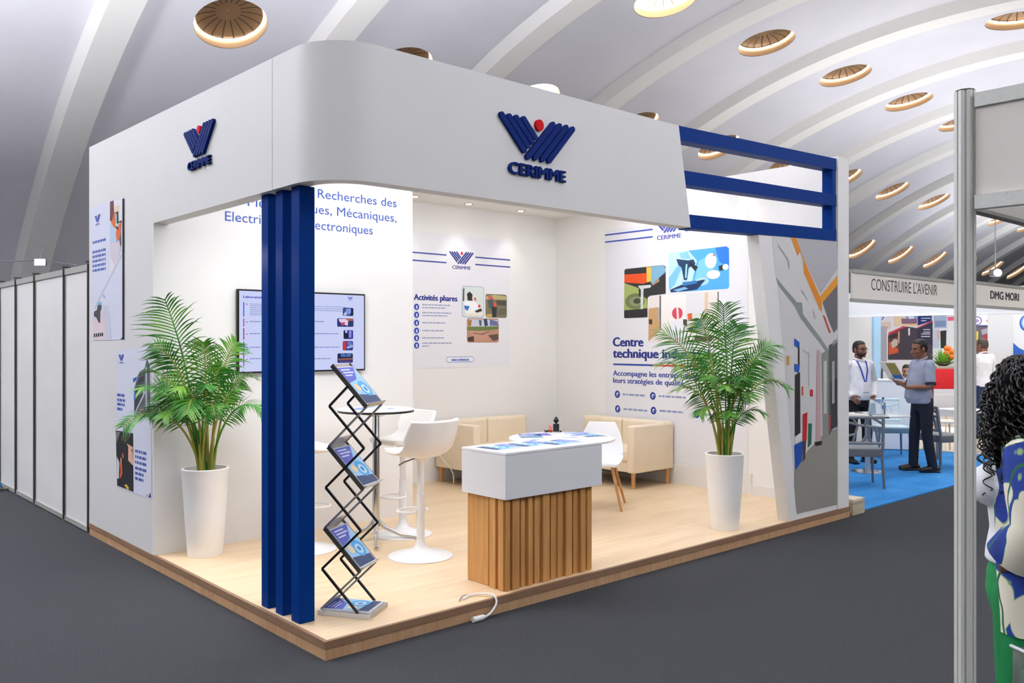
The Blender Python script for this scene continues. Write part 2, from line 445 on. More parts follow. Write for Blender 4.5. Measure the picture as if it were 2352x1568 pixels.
for row, px, py, p, a in sorted(vis, key=lambda q: (q[0], q[1])):
    i = cnt.get(row, 0); cnt[row] = i + 1
    lit = (row == 1 and abs(px - 1500) < 60) or (row == 2 and abs(px - 1265) < 60)
    lab = 'gold dome light, %s from left in the %s' % (ORD[i], ROWN[row])
    if lit: lab = 'brightly lit white dome light ' + ('above the big emblem at the photo top' if row == 1 else 'peeping over the white header')
    if lit not in protos:
        t = thing('ceiling_light', lab, 'ceiling light', p, 0, 'recessed dome lights in the vault'); dome_parts(t, lit); protos[lit] = t
    else: t = dup(protos[lit], p, None, lab)
    t.rotation_euler = (-math.radians(90 - a), 0, 0)

# flood lamp hung at the foot of a rib, far left, with its cable
p = at_d(92, 602, 15.8)
t = thing('floodlight', 'bright white floodlight glowing above the left partition panels', 'light', p)
m = MB(); m.box(-0.10, 0.0, -0.065, 0.10, 0.05, 0.065, 0.015); o = obj('housing', m, mat('#55565a', 0.5), t); o.rotation_euler = (0, 0, -ANG + 0.2)
m = MB(); m.box(-0.09, -0.012, -0.055, 0.09, -0.004, 0.055); o = obj('lamp_face', m, mat('#fff4f4', 0.5, emit=14.0), t); o.rotation_euler = (0, 0, -ANG + 0.2)
m = MB(); m.tube([(0, 0.02, 0.06), (0.05, 0.06, 0.2), (0.1, 0.12, 0.34)], 0.012); obj('bracket', m, mat('#8a8b8e', 0.5), t)
for q, l in (((60, 578), 'brown wooden block on the vault, left of the floodlight'), ((122, 580), 'brown wooden block on the vault, right of the floodlight')):
    pt = at_d(q[0], q[1], 18.0); m = MB(); m.box(-0.055, -0.03, -0.09, 0.055, 0.03, 0.09, 0.006)
    o = obj('wood_block', m, mat('#a98a5f', 0.6)); o.location = pt; o.rotation_euler = (0.1, 0.25, -ANG); tag(o, l, 'block', 'wooden blocks by the floodlight')
m = MB(); m.tube([at_d(-40, 601, 15.0), at_d(20, 600, 15.2), at_d(78, 598, 15.5)], 0.012, 6); m.tube([at_d(106, 598, 15.4), at_d(135, 603, 14.6), at_d(175, 609, 13.4)], 0.01, 6)
tag(obj('cable', m, mat('#8b8d92', 0.6), smooth=True), 'thin dark cable strung past the floodlight', 'cable')

# ------------------------------------------------------------------ shell-scheme partition behind the stand, on the left
M_ALU = mat('#8f908c', 0.38, 0.6, name='aluminium'); M_ALUD = mat('#3a3733', 0.5); M_PANEL = noise_mat('off_white_panel', [(0.3, '#dedcd8'), (0.7, '#e8e6e2')], (0.8, 0.8, 1.6), 0.5, 4)
M_ALUL = mat('#b9b9b2', 0.42, 0.3, name='light_aluminium')
root = thing('partition_wall', 'run of white shell panels in grey aluminium posts left of the stand', 'partition', (0.02, 4.2, 0))
ys = [4.14, 4.90, 5.98, 6.78, 7.56, 8.55, 9.55]
for i, y in enumerate(ys):
    m = MB(); m.cyl((0.02, y, 0), (0.02, y, 2.40), 0.028, n=8); m.m(1); m.box(-0.012, y - 0.032, 0.02, 0.0, y - 0.014, 2.385)
    m.box(-0.012, y - 0.034, 2.40, 0.055, y + 0.03, 2.412)
    obj('post', m, [M_ALU, M_ALUD], root, world=True)
    if i + 1 < len(ys):
        y1 = ys[i + 1]
        m = MB(); m.box(0.012, y + 0.02, 0.05, 0.028, y1 - 0.02, 2.33); obj('panel', m, M_PANEL, root, world=True)
        m = MB(); m.box(0.0, y + 0.02, 2.33, 0.04, y1 - 0.02, 2.385); obj('top_rail', m, M_ALUL, root, world=True)
        m = MB(); m.box(0.0, y + 0.02, 0.012, 0.04, y1 - 0.02, 0.055); obj('bottom_rail', m, M_ALUL, root, world=True)
p = at_z(-2, 1128, 0.0)
t = thing('carpet_roll', 'end of a light blue roll lying at the far left edge of the floor', 'roll', p)
m = MB(); m.cyl((0, 0, 0.055), Vector((0, 0, 0.055)) - RGT * 0.5, 0.055, n=24); obj('roll', m, mat('#3f8fd0', 0.8), t, smooth=True)
m = MB(); m.cyl(Vector((0, 0, 0.03)) + RGT * 0.002, Vector((0, 0, 0.03)) + RGT * 0.1, 0.012, n=10); obj('core', m, mat('#6d6a55', 0.8), t, smooth=True)

# ------------------------------------------------------------------ neighbour stand corner at the right edge of the frame
px, py = 0.613, -2.998
t = thing('aluminium_post', 'tall grey aluminium octagonal post at the right edge, nearest the camera', 'post', (px, py, 0))
m = MB()
for i in range(8):       # grooved octagonal extrusion
    pass
prof = []
for i in range(8):
    a = 2 * PI * (i + 0.5) / 8 - 0.38; c = Vector((math.cos(a), math.sin(a), 0)); a2 = 2 * PI * (i + 1.5) / 8 - 0.38; d = Vector((math.cos(a2), math.sin(a2), 0))
    r = 0.034; P0, P1 = c * r, d * r; nrm = (P0 + P1).normalized()
    prof += [P0, P0.lerp(P1, 0.4), P0.lerp(P1, 0.42) - nrm * 0.009, P0.lerp(P1, 0.58) - nrm * 0.009, P0.lerp(P1, 0.6)]
m.prism([Vector(q) + UP * 0.0 for q in prof], UP * 2.505); obj('profile', m, mat('#dedfd7', 0.45, 0.1), t)
m = MB(); m.cyl((0, 0, 2.505), (0, 0, 2.51), 0.03, n=8); obj('cap', m, M_ALUD, t)
M_CREAM = mat('#f3ede4', 0.55)
def fascia(name, label, x0, y0, x1, y1, z0, z1, rail, mpanel, mrail, thick=0.03):
    L = Vector((x1 - x0, y1 - y0, 0)); u = L.normalized(); w = Vector((-u.y, u.x, 0)) * thick / 2; root = thing(name, label, 'fascia board', (x0, y0, z0))
    def bar(nm, a, bz, k, mm):
        m = MB(); o0 = Vector((0, 0, a - z0)); h = Vector((0, 0, bz - a)); q = w * k
        m.hull8([o0 - q, o0 + L - q, o0 + L + q, o0 + q, o0 - q + h, o0 + L - q + h, o0 + L + q + h, o0 + q + h]); return obj(nm, m, mm, root)
    bar('board', z0 + rail, z1 - rail, 0.5, mpanel); bar('rail', z1 - rail, z1, 1.2, mrail); bar('rail', z0, z0 + rail, 1.2, mrail)
    return root
M_RAIL = noise_mat('scuffed_grey_rail', [(0.26, '#a8a8a0'), (0.3, '#e2e3db'), (0.7, '#eaeae3')], (60, 60, 60), 0.45, 4)
fascia('fascia_board', 'cream fascia board in scuffed grey rails running right from the near post', px, py - 0.035, px, py - 1.1, 2.122, 2.492, 0.045, M_CREAM, M_RAIL)
fascia('fascia_board', 'grey fascia board seen under the near cream one at the right edge', px + 0.04, py, px + 2.4, py, 2.125, 2.44, 0.012, mat('#b4b2aa', 0.55), mat('#77756e', 0.5))

# ------------------------------------------------------------------ stand across the aisle with the lettered fascia
root = fascia('fascia_board', 'off white fascia board lettered CONSTRUIRE L\'AVENIR over the blue carpet', 5.76, 0.0, 8.30, 0.0, 2.085, 2.405, 0.035, M_CREAM, M_ALUL)
S = Sheet((5.76, -0.0082, 0), (1, 0, 0)); S.textpx("CONSTRUIRE L'AVENIR", 2001, 666, 2153, 678, 27, '#57524e', bold=0.0); S.done('lettering', root)
root = fascia('fascia_board', 'off white fascia board lettered DMG MORI beyond the near post', 8.36, 0.0, 12.2, 0.0, 2.11, 2.43, 0.035, M_CREAM, M_ALUL)
S = Sheet((8.36, -0.0082, 0), (1, 0, 0)); S.textpx('DMG MORI', 2275, 687, 2340, 690, 18, '#3c3a44', bold=0.06); S.done('lettering', root)
for i, (x, y, l) in enumerate(((8.33, 0.0, 'aluminium post joining the two lettered fascia boards'),)):
    m = MB(); m.cyl((0, 0, 2.0), (0, 0, 2.44), 0.02, n=8); o = obj('fascia_joint', m, M_ALU); o.location = (x, y, 0); tag(o, l, 'joint')
mb = MB(); mb.box(6.12, 0.06, 0.0, 11.5, 2.74, 0.012)
M_BLUE = noise_mat('blue_carpet', [(0.3, '#2f7fc4'), (0.55, '#3d90d6'), (0.75, '#4c9de0')], (1.4, 3.0, 1), 0.9, 4, 0.3, (160, 160, 160), 0.2)
tag(obj('carpet', mb, M_BLUE), 'bright blue carpet under the two standing men', 'carpet')
M_PALE = noise_mat('pale_glossy_floor', [(0.3, '#cfc3ae'), (0.7, '#ddd4c4')], (1.2, 5, 1), 0.18, 3)
mb = MB(); mb.box(11.52, -3.5, 0.0, 24.0, 8.0, 0.02); tag(obj('stand_floor', mb, M_PALE), 'pale glossy floor of the far stand beyond the blue carpet', 'floor')
mb = MB(); mb.box(14.9, -3.2, 0.02, 15.0, 7.0, 0.06); tag(obj('light_strip', mb, mat('#ffffff', 0.4, emit=2.0)), 'white light strip glowing along the far pale floor', 'light strip')
fascia('fascia_board', 'plain white header board across the back of the blue carpet stand', 10.8, -0.03, 10.8, 3.2, 2.08, 2.46, 0.01, mat('#f2f3f3', 0.5), mat('#f2f3f3', 0.5), 0.05)
xb0, xb1 = at_y(2003, 800, 2.75).x, at_y(2019, 800, 2.75).x
t = thing('stand_wall', 'plain white wall panel behind the man with the lanyard', 'wall panel', (7.0, 2.75, 0))
m = MB(); m.box(5.9, 2.75, 0.0, xb0, 2.81, 2.46); obj('panel', m, mat('#d9dadb', 0.5), t, world=True)
m = MB(); m.box(xb0, 2.72, 0.0, xb1, 2.84, 2.46); obj('edge_post', m, mat('#a9d4f5', 0.4), t, world=True)

# timber block at the end of the platform
t = thing('timber_block', 'cream painted timber block on the floor at the platform end', 'block', (5.98, 0.1, 0))
m = MB(); m.box(5.80, 0.0, 0.0, 6.04, 0.30, 0.155, 0.008); obj('block', m, noise_mat('cream_timber', [(0.3, '#b9ab92'), (0.7, '#cdc0a8')], (5, 20, 20), 0.65), t, world=True)
m = MB(); m.box(5.795, -0.006, 0.118, 5.99, 0.3, 0.16, 0.01); obj('rounded_cap', m, mat('#d8ccb6', 0.6), t, world=True)
# ------------------------------------------------------------------ the stand: platform, walls, header
PZ = 0.10
M_FLOORW = wood_mat('pale_oak_laminate', '#dcbd94', '#e8cda6', '#eed9b8', 0, 0.19, 1.3, 0.36, 40)
M_RISER = wood_mat('oak_riser_laminate', '#b68a62', '#c39b73', '#cda884', 2, 0.11, 3.0, 0.5, 45)
M_TRIM = noise_mat('brown_edge_trim', [(0.3, '#8a6a50'), (0.7, '#96755a')], (4, 4, 4), 0.5)
root = thing('platform', 'low stand platform with pale oak laminate deck and wood clad edge', 'platform', (0, 0, 0))
m = MB(); m.box(0.012, 0.012, 0.02, 5.72, 4.10, PZ); obj('deck', m, M_FLOORW, root)
m = MB(); m.box(0.002, 0.002, 0.0, 5.73, 0.014, 0.062); m.box(0.002, 0.014, 0.0, 0.014, 4.1, 0.062); m.box(5.718, 0.014, 0, 5.73, 4.1, 0.062); obj('riser', m, M_RISER, root)
m = MB(); m.box(-0.004, -0.004, 0.062, 5.735, 0.02, PZ + 0.003); m.box(-0.004, 0.02, 0.062, 0.02, 4.1, PZ + 0.003); obj('edge_trim', m, M_TRIM, root)

TVY, BACKY, RX = 2.53, 3.92, 5.60
HZ0, HZ1 = 2.585, 3.35
mb = MB(); mb.box(0.0, TVY + 0.012, PZ, 0.11, 4.10, HZ0); struct('wall_left', mb, M_HEADER)
mb = MB(); mb.box(0.11, TVY, PZ, 2.36, TVY + 0.1, 3.30); mb.box(0.0, TVY, PZ, 0.11, TVY + 0.012, HZ0); struct('wall_screen', mb, M_WALL)
mb = MB(); mb.box(2.26, TVY + 0.1, PZ, 2.36, BACKY, 3.30); struct('wall_store', mb, M_WALL)
mb = MB(); mb.box(0.11, BACKY, PZ, 5.72, 4.05, 3.40); struct('wall_back', mb, M_WALL)
mb = MB(); mb.box(RX, 0.1, PZ, 5.70, BACKY, 3.47); struct('wall_right', mb, M_WALL)
mb = MB(); mb.box(RX - 0.012, 0.2, PZ, RX, 1.0, PZ + 0.1); mb.box(RX - 0.014, 1.0, PZ, RX, BACKY, PZ + 0.22); struct('baseboard_right', mb, mat('#e6e4e0', 0.5))

# bulkhead along the back wall with downlights
t = thing('bulkhead', 'white ceiling bulkhead with downlights along the back wall', 'bulkhead', (3.9, 3.6, 3.28))
m = MB(); m.box(2.37, 2.75, 3.28, RX - 0.005, BACKY - 0.002, 3.40); obj('board', m, M_WALL, t, world=True)
M_RING = mat('#c98f5a', 0.35, 0.6); M_BULB = mat('#fff2dc', 0.4, emit=10.0)
for i, x in enumerate((3.21, 3.96, 4.77)):
    q = ['leftmost, half hidden by the screen wall', 'middle one over the activities poster', 'rightmost, next to the back corner'][i]
    d = thing('downlight', 'small copper ringed downlight in the back bulkhead, ' + q, 'downlight', (x, 3.68, 3.28), 0, 'downlights in the bulkhead')
    m = MB(); m.lathe([(0.036, -0.001), (0.052, -0.006), (0.052, -0.0005), (0.036, 0.001)], n=24, cap=False); obj('ring', m, M_RING, d, smooth=True)
    m = MB(); m.cyl((0, 0, -0.001), (0, 0, -0.004), 0.036, n=20); obj('bulb', m, M_BULB, d)
    spot_light('downlight_beam', (x, 3.68, 3.262), (x, 3.78, 2.0), 9, 75, 0.7)
for y in (2.9, 1.06):
    spot_light('wall_spot_beam', (5.46, y, 3.36), (5.58, y, 2.5), 4.5, 80, 0.8)

# header: one bent board with a rounded corner
RAD, TH = 0.33, 0.11
def header_outline(r, inset, z):
    pts = [(inset, 4.10 if inset == 0 else TVY)]
    c = (r, r)
    for i in range(13):
        a = PI + PI / 2 * i / 12; rr = r - inset; pts.append((c[0] + rr * math.cos(a), c[1] + rr * math.sin(a)))
    return pts
t = thing('header', 'wide white stand header with rounded corner carrying the two emblems', 'header', (0, 0, HZ0))
m = MB()
outer = [(0.0, 4.10)] + header_outline(RAD, 0, 0)[1:]; inner = [(TH, 4.10)] + header_outline(RAD, TH, 0)[1:]
def endx(z): return 3.195 + (3.045 - 3.195) * (z - HZ0) / (HZ1 - HZ0)
def pt(q, z): return (q[0], q[1], z)
cols = []
for o_, i_ in zip(outer, inner):
    ht = HZ1 + 0.016 * max(0.0, o_[1] - RAD)
    cols.append(m.verts([pt(o_, HZ0), pt(o_, ht), pt(i_, ht), pt(i_, HZ0)]))
cols.append(m.verts([(endx(HZ0), 0, HZ0), (endx(HZ1), 0, HZ1), (endx(HZ1), TH, HZ1), (endx(HZ0), TH, HZ0)]))
for a, b2 in zip(cols, cols[1:]): m.skin(a, b2)
m._f(cols[0][::-1]); m._f(cols[-1])
obj('board', m, M_HEADER, t, smooth=True, world=True, angle=50)
m = MB(); m.box(-0.0012, 0.608, HZ0 + 0.002, 0.001, 0.612, HZ1 + 0.004); obj('seam', m, mat('#bdbcb9', 0.6), t, world=True)
M_NAVY = mat('#0f2a70', 0.6, spec=0.08, name='navy_letter_foam'); M_RED = mat('#d01420', 0.6, spec=0.1, name='red_letter_foam')
def emblem3d(parent, place):
    """raised foam emblem; place(x, z, depth) carries emblem coordinates to the place"""
    def capsule(x0, z0, x1, z1, w, m, dep=0.022):
        d = Vector((x1 - x0, z1 - z0)).normalized(); an = math.atan2(d.y, d.x); pts = []
        for k in range(7): a = an + PI / 2 + PI * k / 6; pts.append((x0 + w / 2 * math.cos(a), z0 + w / 2 * math.sin(a)))
        for k in range(7): a = an - PI / 2 + PI * k / 6; pts.append((x1 + w / 2 * math.cos(a), z1 + w / 2 * math.sin(a)))
        f = m.verts([place(x, z, dep) for x, z in pts]); bk = m.verts([place(x, z, 0.0) for x, z in pts]); m._f(f); m.skin(f, bk)
    vs, fs = text_geo('CERIMME', 0.0, 0.1); m = MB(); x0 = min(v.x for v in vs); x1 = max(v.x for v in vs); kx = 0.5 / (x1 - x0); kz = 0.073 / 0.70
    for du, dv, dd in ((0, 0, 0), (-0.004, 0, 1e-4), (0.004, 0, 2e-4), (0, 0.003, 3e-4)):
        V = m.verts([place(1.299 + du + (v.x - x0) * kx, 2.762 + dv + v.y * kz, (v.z + 0.1) * (0.1 + dd)) for v in vs])
        for f in fs: m._f([V[i] for i in f])
    word = obj('emblem', m, M_NAVY, parent, world=True)
    for a in LOGO:
        m = MB(); capsule(*a, 0.038, m); obj('emblem_stripe', m, M_NAVY, word, world=True)
    m = MB(); pts = [(1.559 + 0.034 * math.cos(2 * PI * i / 24), 3.104 + 0.037 * math.sin(2 * PI * i / 24)) for i in range(24)]
    f = m.verts([place(x, z, 0.022) for x, z in pts]); bk = m.verts([place(x, z, 0) for x, z in pts]); m._f(f); m.skin(f, bk); obj('emblem_dot', m, M_RED, word, world=True)
emblem3d(t, lambda x, z, d: Vector((x, -d, z)))
KL = 0.73      # emblem on the left side
emblem3d(t, lambda x, z, d: Vector((-d, 1.647 - (x - 1.551) * KL, 3.008 + (z - 2.95) * KL)))
# opening jamb at the left wall end is part of wall_left; soffit strip under the header
# blue louvre frame at the right
M_BARB = mat('#003480', 0.5, spec=0.06, name='royal_blue_lacquer')
t = thing('louvre_frame', 'blue frame of three long horizontal bars beside the white header', 'frame', (5.4, 0, 2.6))
for za, zb in ((3.352, 3.438), (3.018, 3.095), (2.685, 2.762)):
    zt0 = za; zt1 = zb; m = MB(); h = 0.108; x0a = endx(zt0) + 0.001; x0b = endx(zt0 - h) + 0.001; x1 = 5.48; yb = 0.12
    m.hull8([(x0b, 0.005, zt0 - h), (x1, 0.005, zt1 - h), (x1, yb, zt1 - h), (x0b, yb, zt0 - h), (x0a, 0.005, zt0), (x1, 0.005, zt1), (x1, yb, zt1), (x0a, yb, zt0)])
    obj('bar', m, M_BARB, t, world=True)
m = MB(); m.box(5.42, 0.012, 2.66, 5.48, 0.118, 3.43); obj('upright', m, M_BARB, t, world=True)

# three blue columns at the corner
for i, (y0, y1) in enumerate(((0.357, 0.455), (0.558, 0.648), (0.742, 0.832))):
    m = MB(); m.box(0.04, y0, PZ, 0.137, y1, HZ0 - 0.001, 0.003, 1)
    tag(obj('column', m, M_BARB), 'square dark blue column under the header corner, ' + ['nearest the camera', 'middle of the three', 'leftmost of the three'][i], 'column', 'blue corner columns')

# right end: white upright and the slanted panel with the laboratory print
m = MB(); m.box(5.502, 0.0, PZ, 5.712, 0.10, 3.465); tag(obj('end_upright', m, M_WALL), 'tall white upright closing the right end of the stand', 'upright')
t = thing('slanted_panel', 'white panel with slanted edge printed with a photo of a laboratory corridor', 'panel', (5.0, 0.06, PZ))
m = MB()
xa, xb, XE, YF = at_y(1813, 1192, 0.01).x, at_y(1742, 527, 0.01).x, 5.499, 0.01
zb = lambda x: 2.577 + 0.077 * (x - 3.195) / (5.48 - 3.195) - 0.002
m.hull8([(xa, YF, PZ), (XE, YF, PZ), (XE, 0.125, PZ), (xa, 0.125, PZ), (xb, YF, zb(xb)), (XE, YF, zb(XE)), (XE, 0.125, zb(XE)), (xb, 0.125, zb(xb))])
obj('core', m, M_WHITE, t, world=True)
S = Sheet((5.0, 0.0095, 0), (1, 0, 0)); S.zoom(1700, 500, 2.118)
G = ['#d4d3d1', '#97948c']
S.pp([(153, 80), (468, 100), (478, 300), (492, 580), (494, 1000), (486, 1392), (275, 1440), (240, 1000), (190, 420), (168, 230)], G[0]); S.lay = 2
S.pp([(262, 1235), (330, 1130), (400, 1060), (494, 1010), (486, 1392), (275, 1440), (262, 1300)], G[1])
S.pp([(270, 84), (468, 102), (478, 240), (390, 370), (300, 180)], '#b4b2b6'); S.lay = 3
S.pp([(240, 82), (268, 84), (300, 180), (395, 400), (398, 455), (385, 445), (310, 270), (305, 205), (290, 165), (278, 185)], '#e08a1e')
S.pp([(385, 385), (476, 275), (477, 322), (400, 412)], '#e59a24')
S.pp([(400, 412), (477, 322), (487, 520), (455, 560), (430, 500)], '#6f6d70')
S.pp([(174, 288), (190, 310), (275, 410), (300, 412), (305, 468), (395, 590), (440, 660), (435, 675), (390, 612), (295, 490), (265, 430), (185, 328)], '#88918a')
S.pp([(400, 470), (412, 480), (440, 560), (432, 560)], '#c8402c')
S.pp([(430, 620), (492, 585), (494, 1000), (455, 1020), (430, 1060)], '#5c5d5d'); S.pp([(395, 660), (430, 640), (428, 1060), (400, 1080)], '#8a8f8a')
S.pp([(440, 800), (470, 780), (486, 900), (486, 1010), (440, 1030)], '#3a3a3c'); S.lay = 4
S.pp([(450, 600), (487, 575), (487, 592), (450, 622)], '#9aa09a'); S.pp([(405, 700), (420, 692), (420, 950), (405, 955)], '#c3c8c0'); S.pp([(446, 700), (458, 695), (458, 900), (446, 905)], '#a8adb0')
S.pp([(262, 585), (288, 605), (288, 640), (262, 620)], '#1f56b5'); S.pp([(280, 620), (288, 640), (288, 720), (280, 710)], '#332d2d'); S.pp([(262, 710), (290, 715), (285, 755), (262, 745)], '#2a5cb8')
S.pp([(265, 765), (290, 750), (292, 1045), (265, 1065)], '#2a2626'); S.pp([(262, 1105), (303, 1085), (300, 1180), (266, 1230)], '#1e4fb0')
S.pp([(303, 955), (326, 945), (322, 1085), (303, 1085)], '#c21f2e'); S.pp([(303, 1085), (320, 1085), (315, 1170), (303, 1190)], '#4a3d38'); S.pp([(338, 835), (353, 835), (353, 868), (338, 868)], '#c8283a')
S.pp([(372, 640), (388, 650), (392, 1080), (368, 1090)], '#c6a3a4'); S.pp([(360, 1090), (398, 1085), (395, 1105), (365, 1110)], '#2c2828')
S.pp([(330, 1000), (348, 1000), (345, 1100), (328, 1118)], '#2d6b4e'); S.pp([(225, 670), (238, 672), (238, 715), (226, 720)], '#d99a3a'); S.pp([(298, 820), (306, 820), (306, 865), (298, 862)], '#cf5a35')
S.pp([(268, 1062), (300, 1042), (300, 1075), (268, 1098)], '#e9e8e6'); S.pp([(430, 962), (440, 958), (438, 1035), (430, 1038)], '#b5484a')
for q in ([(183, 125), (238, 205), (240, 245), (235, 245), (232, 210), (183, 135)], [(300, 350), (328, 400), (325, 402), (298, 354)]): S.pp(q, '#b5b4b2')
S.pp([(302, 640), (335, 660), (335, 820), (332, 820), (332, 664), (302, 645)], '#b9b9b4'); S.pp([(355, 445), (370, 465), (368, 495), (358, 480)], '#d8c3c3')
S.done('photo_print', t)
# ------------------------------------------------------------------ wall lettering, screen and posters
INK, BLUE = '#1f2f86', '#2f57b4'
S = Sheet((0, TVY - 0.0012, 0), (1, 0, 0))
t = thing('wall_lettering', 'large blue name lettering in three lines across the top of the screen wall', 'lettering', (1.4, TVY, 2.66))
M_LET = mat('#2a55b8', 0.5)
for body, x1, z, w in (("Centre d'Etudes et de Recherches des", 2.18, 2.925, 2.0), ('Industries Métallurgiques, Mécaniques,', 2.18, 2.79, 1.98), ('Electriques et Electroniques', 1.925, 2.655, 1.37)):
    S.text(body, x1 - w, z - 0.0, 0.078, M_LET, width=w); S.done('lettering_line', t)

t = thing('television', 'flat television with lavender slide hung on the screen wall behind the blue columns', 'television', (1.23, TVY, 1.45))
a0, b0 = 0.638, 1.820; z0, z1 = 1.445, 2.118
m = MB(); m.box(a0, TVY - 0.045, z0, b0, TVY - 0.012, z1, 0.004, 1); obj('casing', m, mat('#0d0d10', 0.35), t, world=True)
m = MB(); m.box(1.0, TVY - 0.012, 1.65, 1.45, TVY - 0.001, 1.95); obj('wall_bracket', m, mat('#222225', 0.5), t, world=True)
S = Sheet((0, TVY - 0.0452, 0), (1, 0, 0)); S.zoom(530, 650, 6.82)
def scr(): S.emit = 0.98; S.rough = 0.3
scr(); S.rect(a0 + 0.014, z0 + 0.014, b0 - 0.014, z1 - 0.014, '#cdd4fa'); o = S.done('display', t)
S.lay = 2; scr(); S.textpx('Laboratoires', 198, 232, 560, 240, 36, '#2a35b8', bold=0.05); S.done('slide_heading', t)
S.lay = 2; scr()
for y0, y1, c in ((298, 525, '#3060e8'), (555, 680, '#b04a80'), (705, 885, '#a83060'), (915, 1090, '#3d6cf0'), (1118, 1300, '#b04a80')): S.quadpx(194, y0, 212, y1, c)
S.done('slide_bars', t); S.lay = 2; scr(); k = 0
for y in (332, 360, 390, 420, 447, 475, 503): u, v = S.uv(300, y); S.dashes(u, v, 0.42, 0.006, '#8d96cc', k); k += 1
for y in (368, 402, 432): u, v = S.uv(1310, y); S.dashes(u, v, 0.30, 0.006, '#8d96cc', k); k += 1
for y, x1 in ((608, 1460), (798, 1690), (1012, 1700), (1192, 1560)):
    for X0, X1 in ((296, 470), (1310, x1)):
        u, v = S.uv(X0, y); u2, _ = S.uv(X1, y); S.dashes(u, v, u2 - u, 0.008, '#8088c8', k); k += 1
    S.quadpx(238, y - 6, 266, y + 8, '#6a78c8')
S.quadpx(240, 320, 262, 342, '#d05a78'); S.done('slide_text', t)
S.lay = 2; scr(); u, v = S.uv(1870, 245); S.logo(u, v, 0.052, '#3a62c8', '#3a62c8'); S.done('slide_logo', t)
def thumb(x0, y0, x1, y1, base, bits):
    scr(); a = S.uv(x0, y1); b2 = S.uv(x1, y0); S.lay = 2; S.rrect(a[0], a[1], b2[0], b2[1], 0.012, base); S.lay = 3
    for q, c in bits: S.pp(q, c)
    S.done('slide_picture', t)
thumb(1755, 388, 1920, 512, '#1c2870', [([(1800, 400), (1880, 395), (1895, 450), (1850, 500), (1805, 470)], '#7f95dc'), ([(1880, 400), (1915, 400), (1915, 505), (1885, 505)], '#0d1230'), ([(1765, 480), (1800, 440), (1820, 505), (1775, 508)], '#b9c6f6')])
thumb(1665, 555, 1922, 682, '#262a80', [([(1690, 560), (1840, 560), (1830, 670), (1760, 640), (1700, 600)], '#e6d0e6'), ([(1790, 558), (1915, 558), (1915, 590), (1850, 600)], '#b8604e'), ([(1850, 590), (1918, 590), (1918, 678), (1840, 678)], '#1b3a63'), ([(1720, 620), (1790, 610), (1780, 660), (1730, 660)], '#c04468')])
thumb(1765, 735, 1916, 876, '#2a309a', [([(1770, 740), (1830, 780), (1840, 870), (1772, 870)], '#0a0c20'), ([(1790, 735), (1825, 735), (1820, 780), (1792, 780)], '#bcc6f4'), ([(1850, 740), (1890, 740), (1885, 860), (1850, 850)], '#8a92d8')])
thumb(1752, 905, 1914, 1054, '#2b2f88', [([(1756, 915), (1800, 910), (1810, 960), (1800, 1050), (1756, 1048)], '#cf3030'), ([(1820, 915), (1890, 915), (1900, 960), (1830, 980)], '#7076b8'), ([(1810, 1000), (1900, 960), (1912, 1000), (1830, 1030)], '#9ab0ea')])
thumb(1670, 1098, 1912, 1250, '#15184a', [([(1715, 1110), (1890, 1105), (1880, 1150), (1730, 1155)], '#4d74b4'), ([(1680, 1180), (1905, 1170), (1905, 1200), (1685, 1210)], '#8a5a54'), ([(1690, 1215), (1900, 1212), (1880, 1244), (1700, 1244)], '#4a3f88'), ([(1790, 1098), (1810, 1098), (1812, 1130), (1788, 1130)], '#14246a')])

# posters on the left outer wall: x = 0
t = thing('poster', 'tall poster high on the outer left wall with orange machine and white robot arm', 'poster', (0, 3.6, 1.71))
S = Sheet((0, 0, 0), (0, -1, 0)); S.O = Vector((-0.0015, 0, 0)); S.zoom(200, 440, 4.356)
S.pp([(46, 158), (365, 48), (372, 1480), (58, 1490)], '#dcdfee'); S.done('sheet', t)
S.lay = 2; u, v = S.uv(106, 285); S.logo(u, v, 0.15, '#3f4fae', '#d05060'); S.done('printed_logo', t)
S.lay = 2
u, v = S.uv(58, 525); S.dashes(u, v, 0.36, 0.022, '#4c64b4', 3); S.done('printed_title', t); S.lay = 2
for i, y in enumerate((622, 668, 714, 760, 806)): u, v = S.uv(56, y); S.dashes(u, v, 0.36, 0.022, '#5c70b8', 10 + i)
S.done('printed_text', t); S.lay = 2
S.pp([(232, 105), (365, 55), (345, 560), (300, 690), (236, 830), (232, 300)], '#e9e7ea'); S.lay = 3
S.pp([(232, 310), (265, 330), (300, 420), (330, 490), (270, 520), (232, 520)], '#b9cfe2'); S.pp([(232, 520), (320, 490), (340, 590), (270, 735), (240, 660)], '#d8cfd6'); S.lay = 4
S.pp([(232, 100), (268, 88), (272, 215), (255, 290), (232, 295)], '#6b3440'); S.pp([(275, 145), (320, 138), (316, 205), (278, 212)], '#ead0ac')
S.pp([(236, 295), (258, 280), (275, 210), (290, 215), (285, 330), (318, 385), (300, 380), (262, 345)], '#e2702c'); S.pp([(290, 205), (316, 198), (318, 318), (300, 318), (300, 225), (290, 222)], '#1e2424')
S.pp([(318, 300), (350, 285), (350, 310), (318, 312)], '#22262c'); S.pp([(298, 380), (326, 320), (348, 310), (340, 400), (325, 480), (298, 482), (290, 420)], '#df6a33'); S.pp([(325, 480), (340, 400), (345, 520), (338, 560)], '#6a4038')
S.pp([(286, 218), (296, 222), (296, 315), (318, 320), (310, 335), (288, 320)], '#9fd0c4'); S.pp([(288, 345), (318, 352), (316, 385), (300, 380)], '#3e3c38'); S.pp([(295, 488), (315, 485), (300, 508)], '#4f8fc0')
S.done('machine_photo', t); S.lay = 2
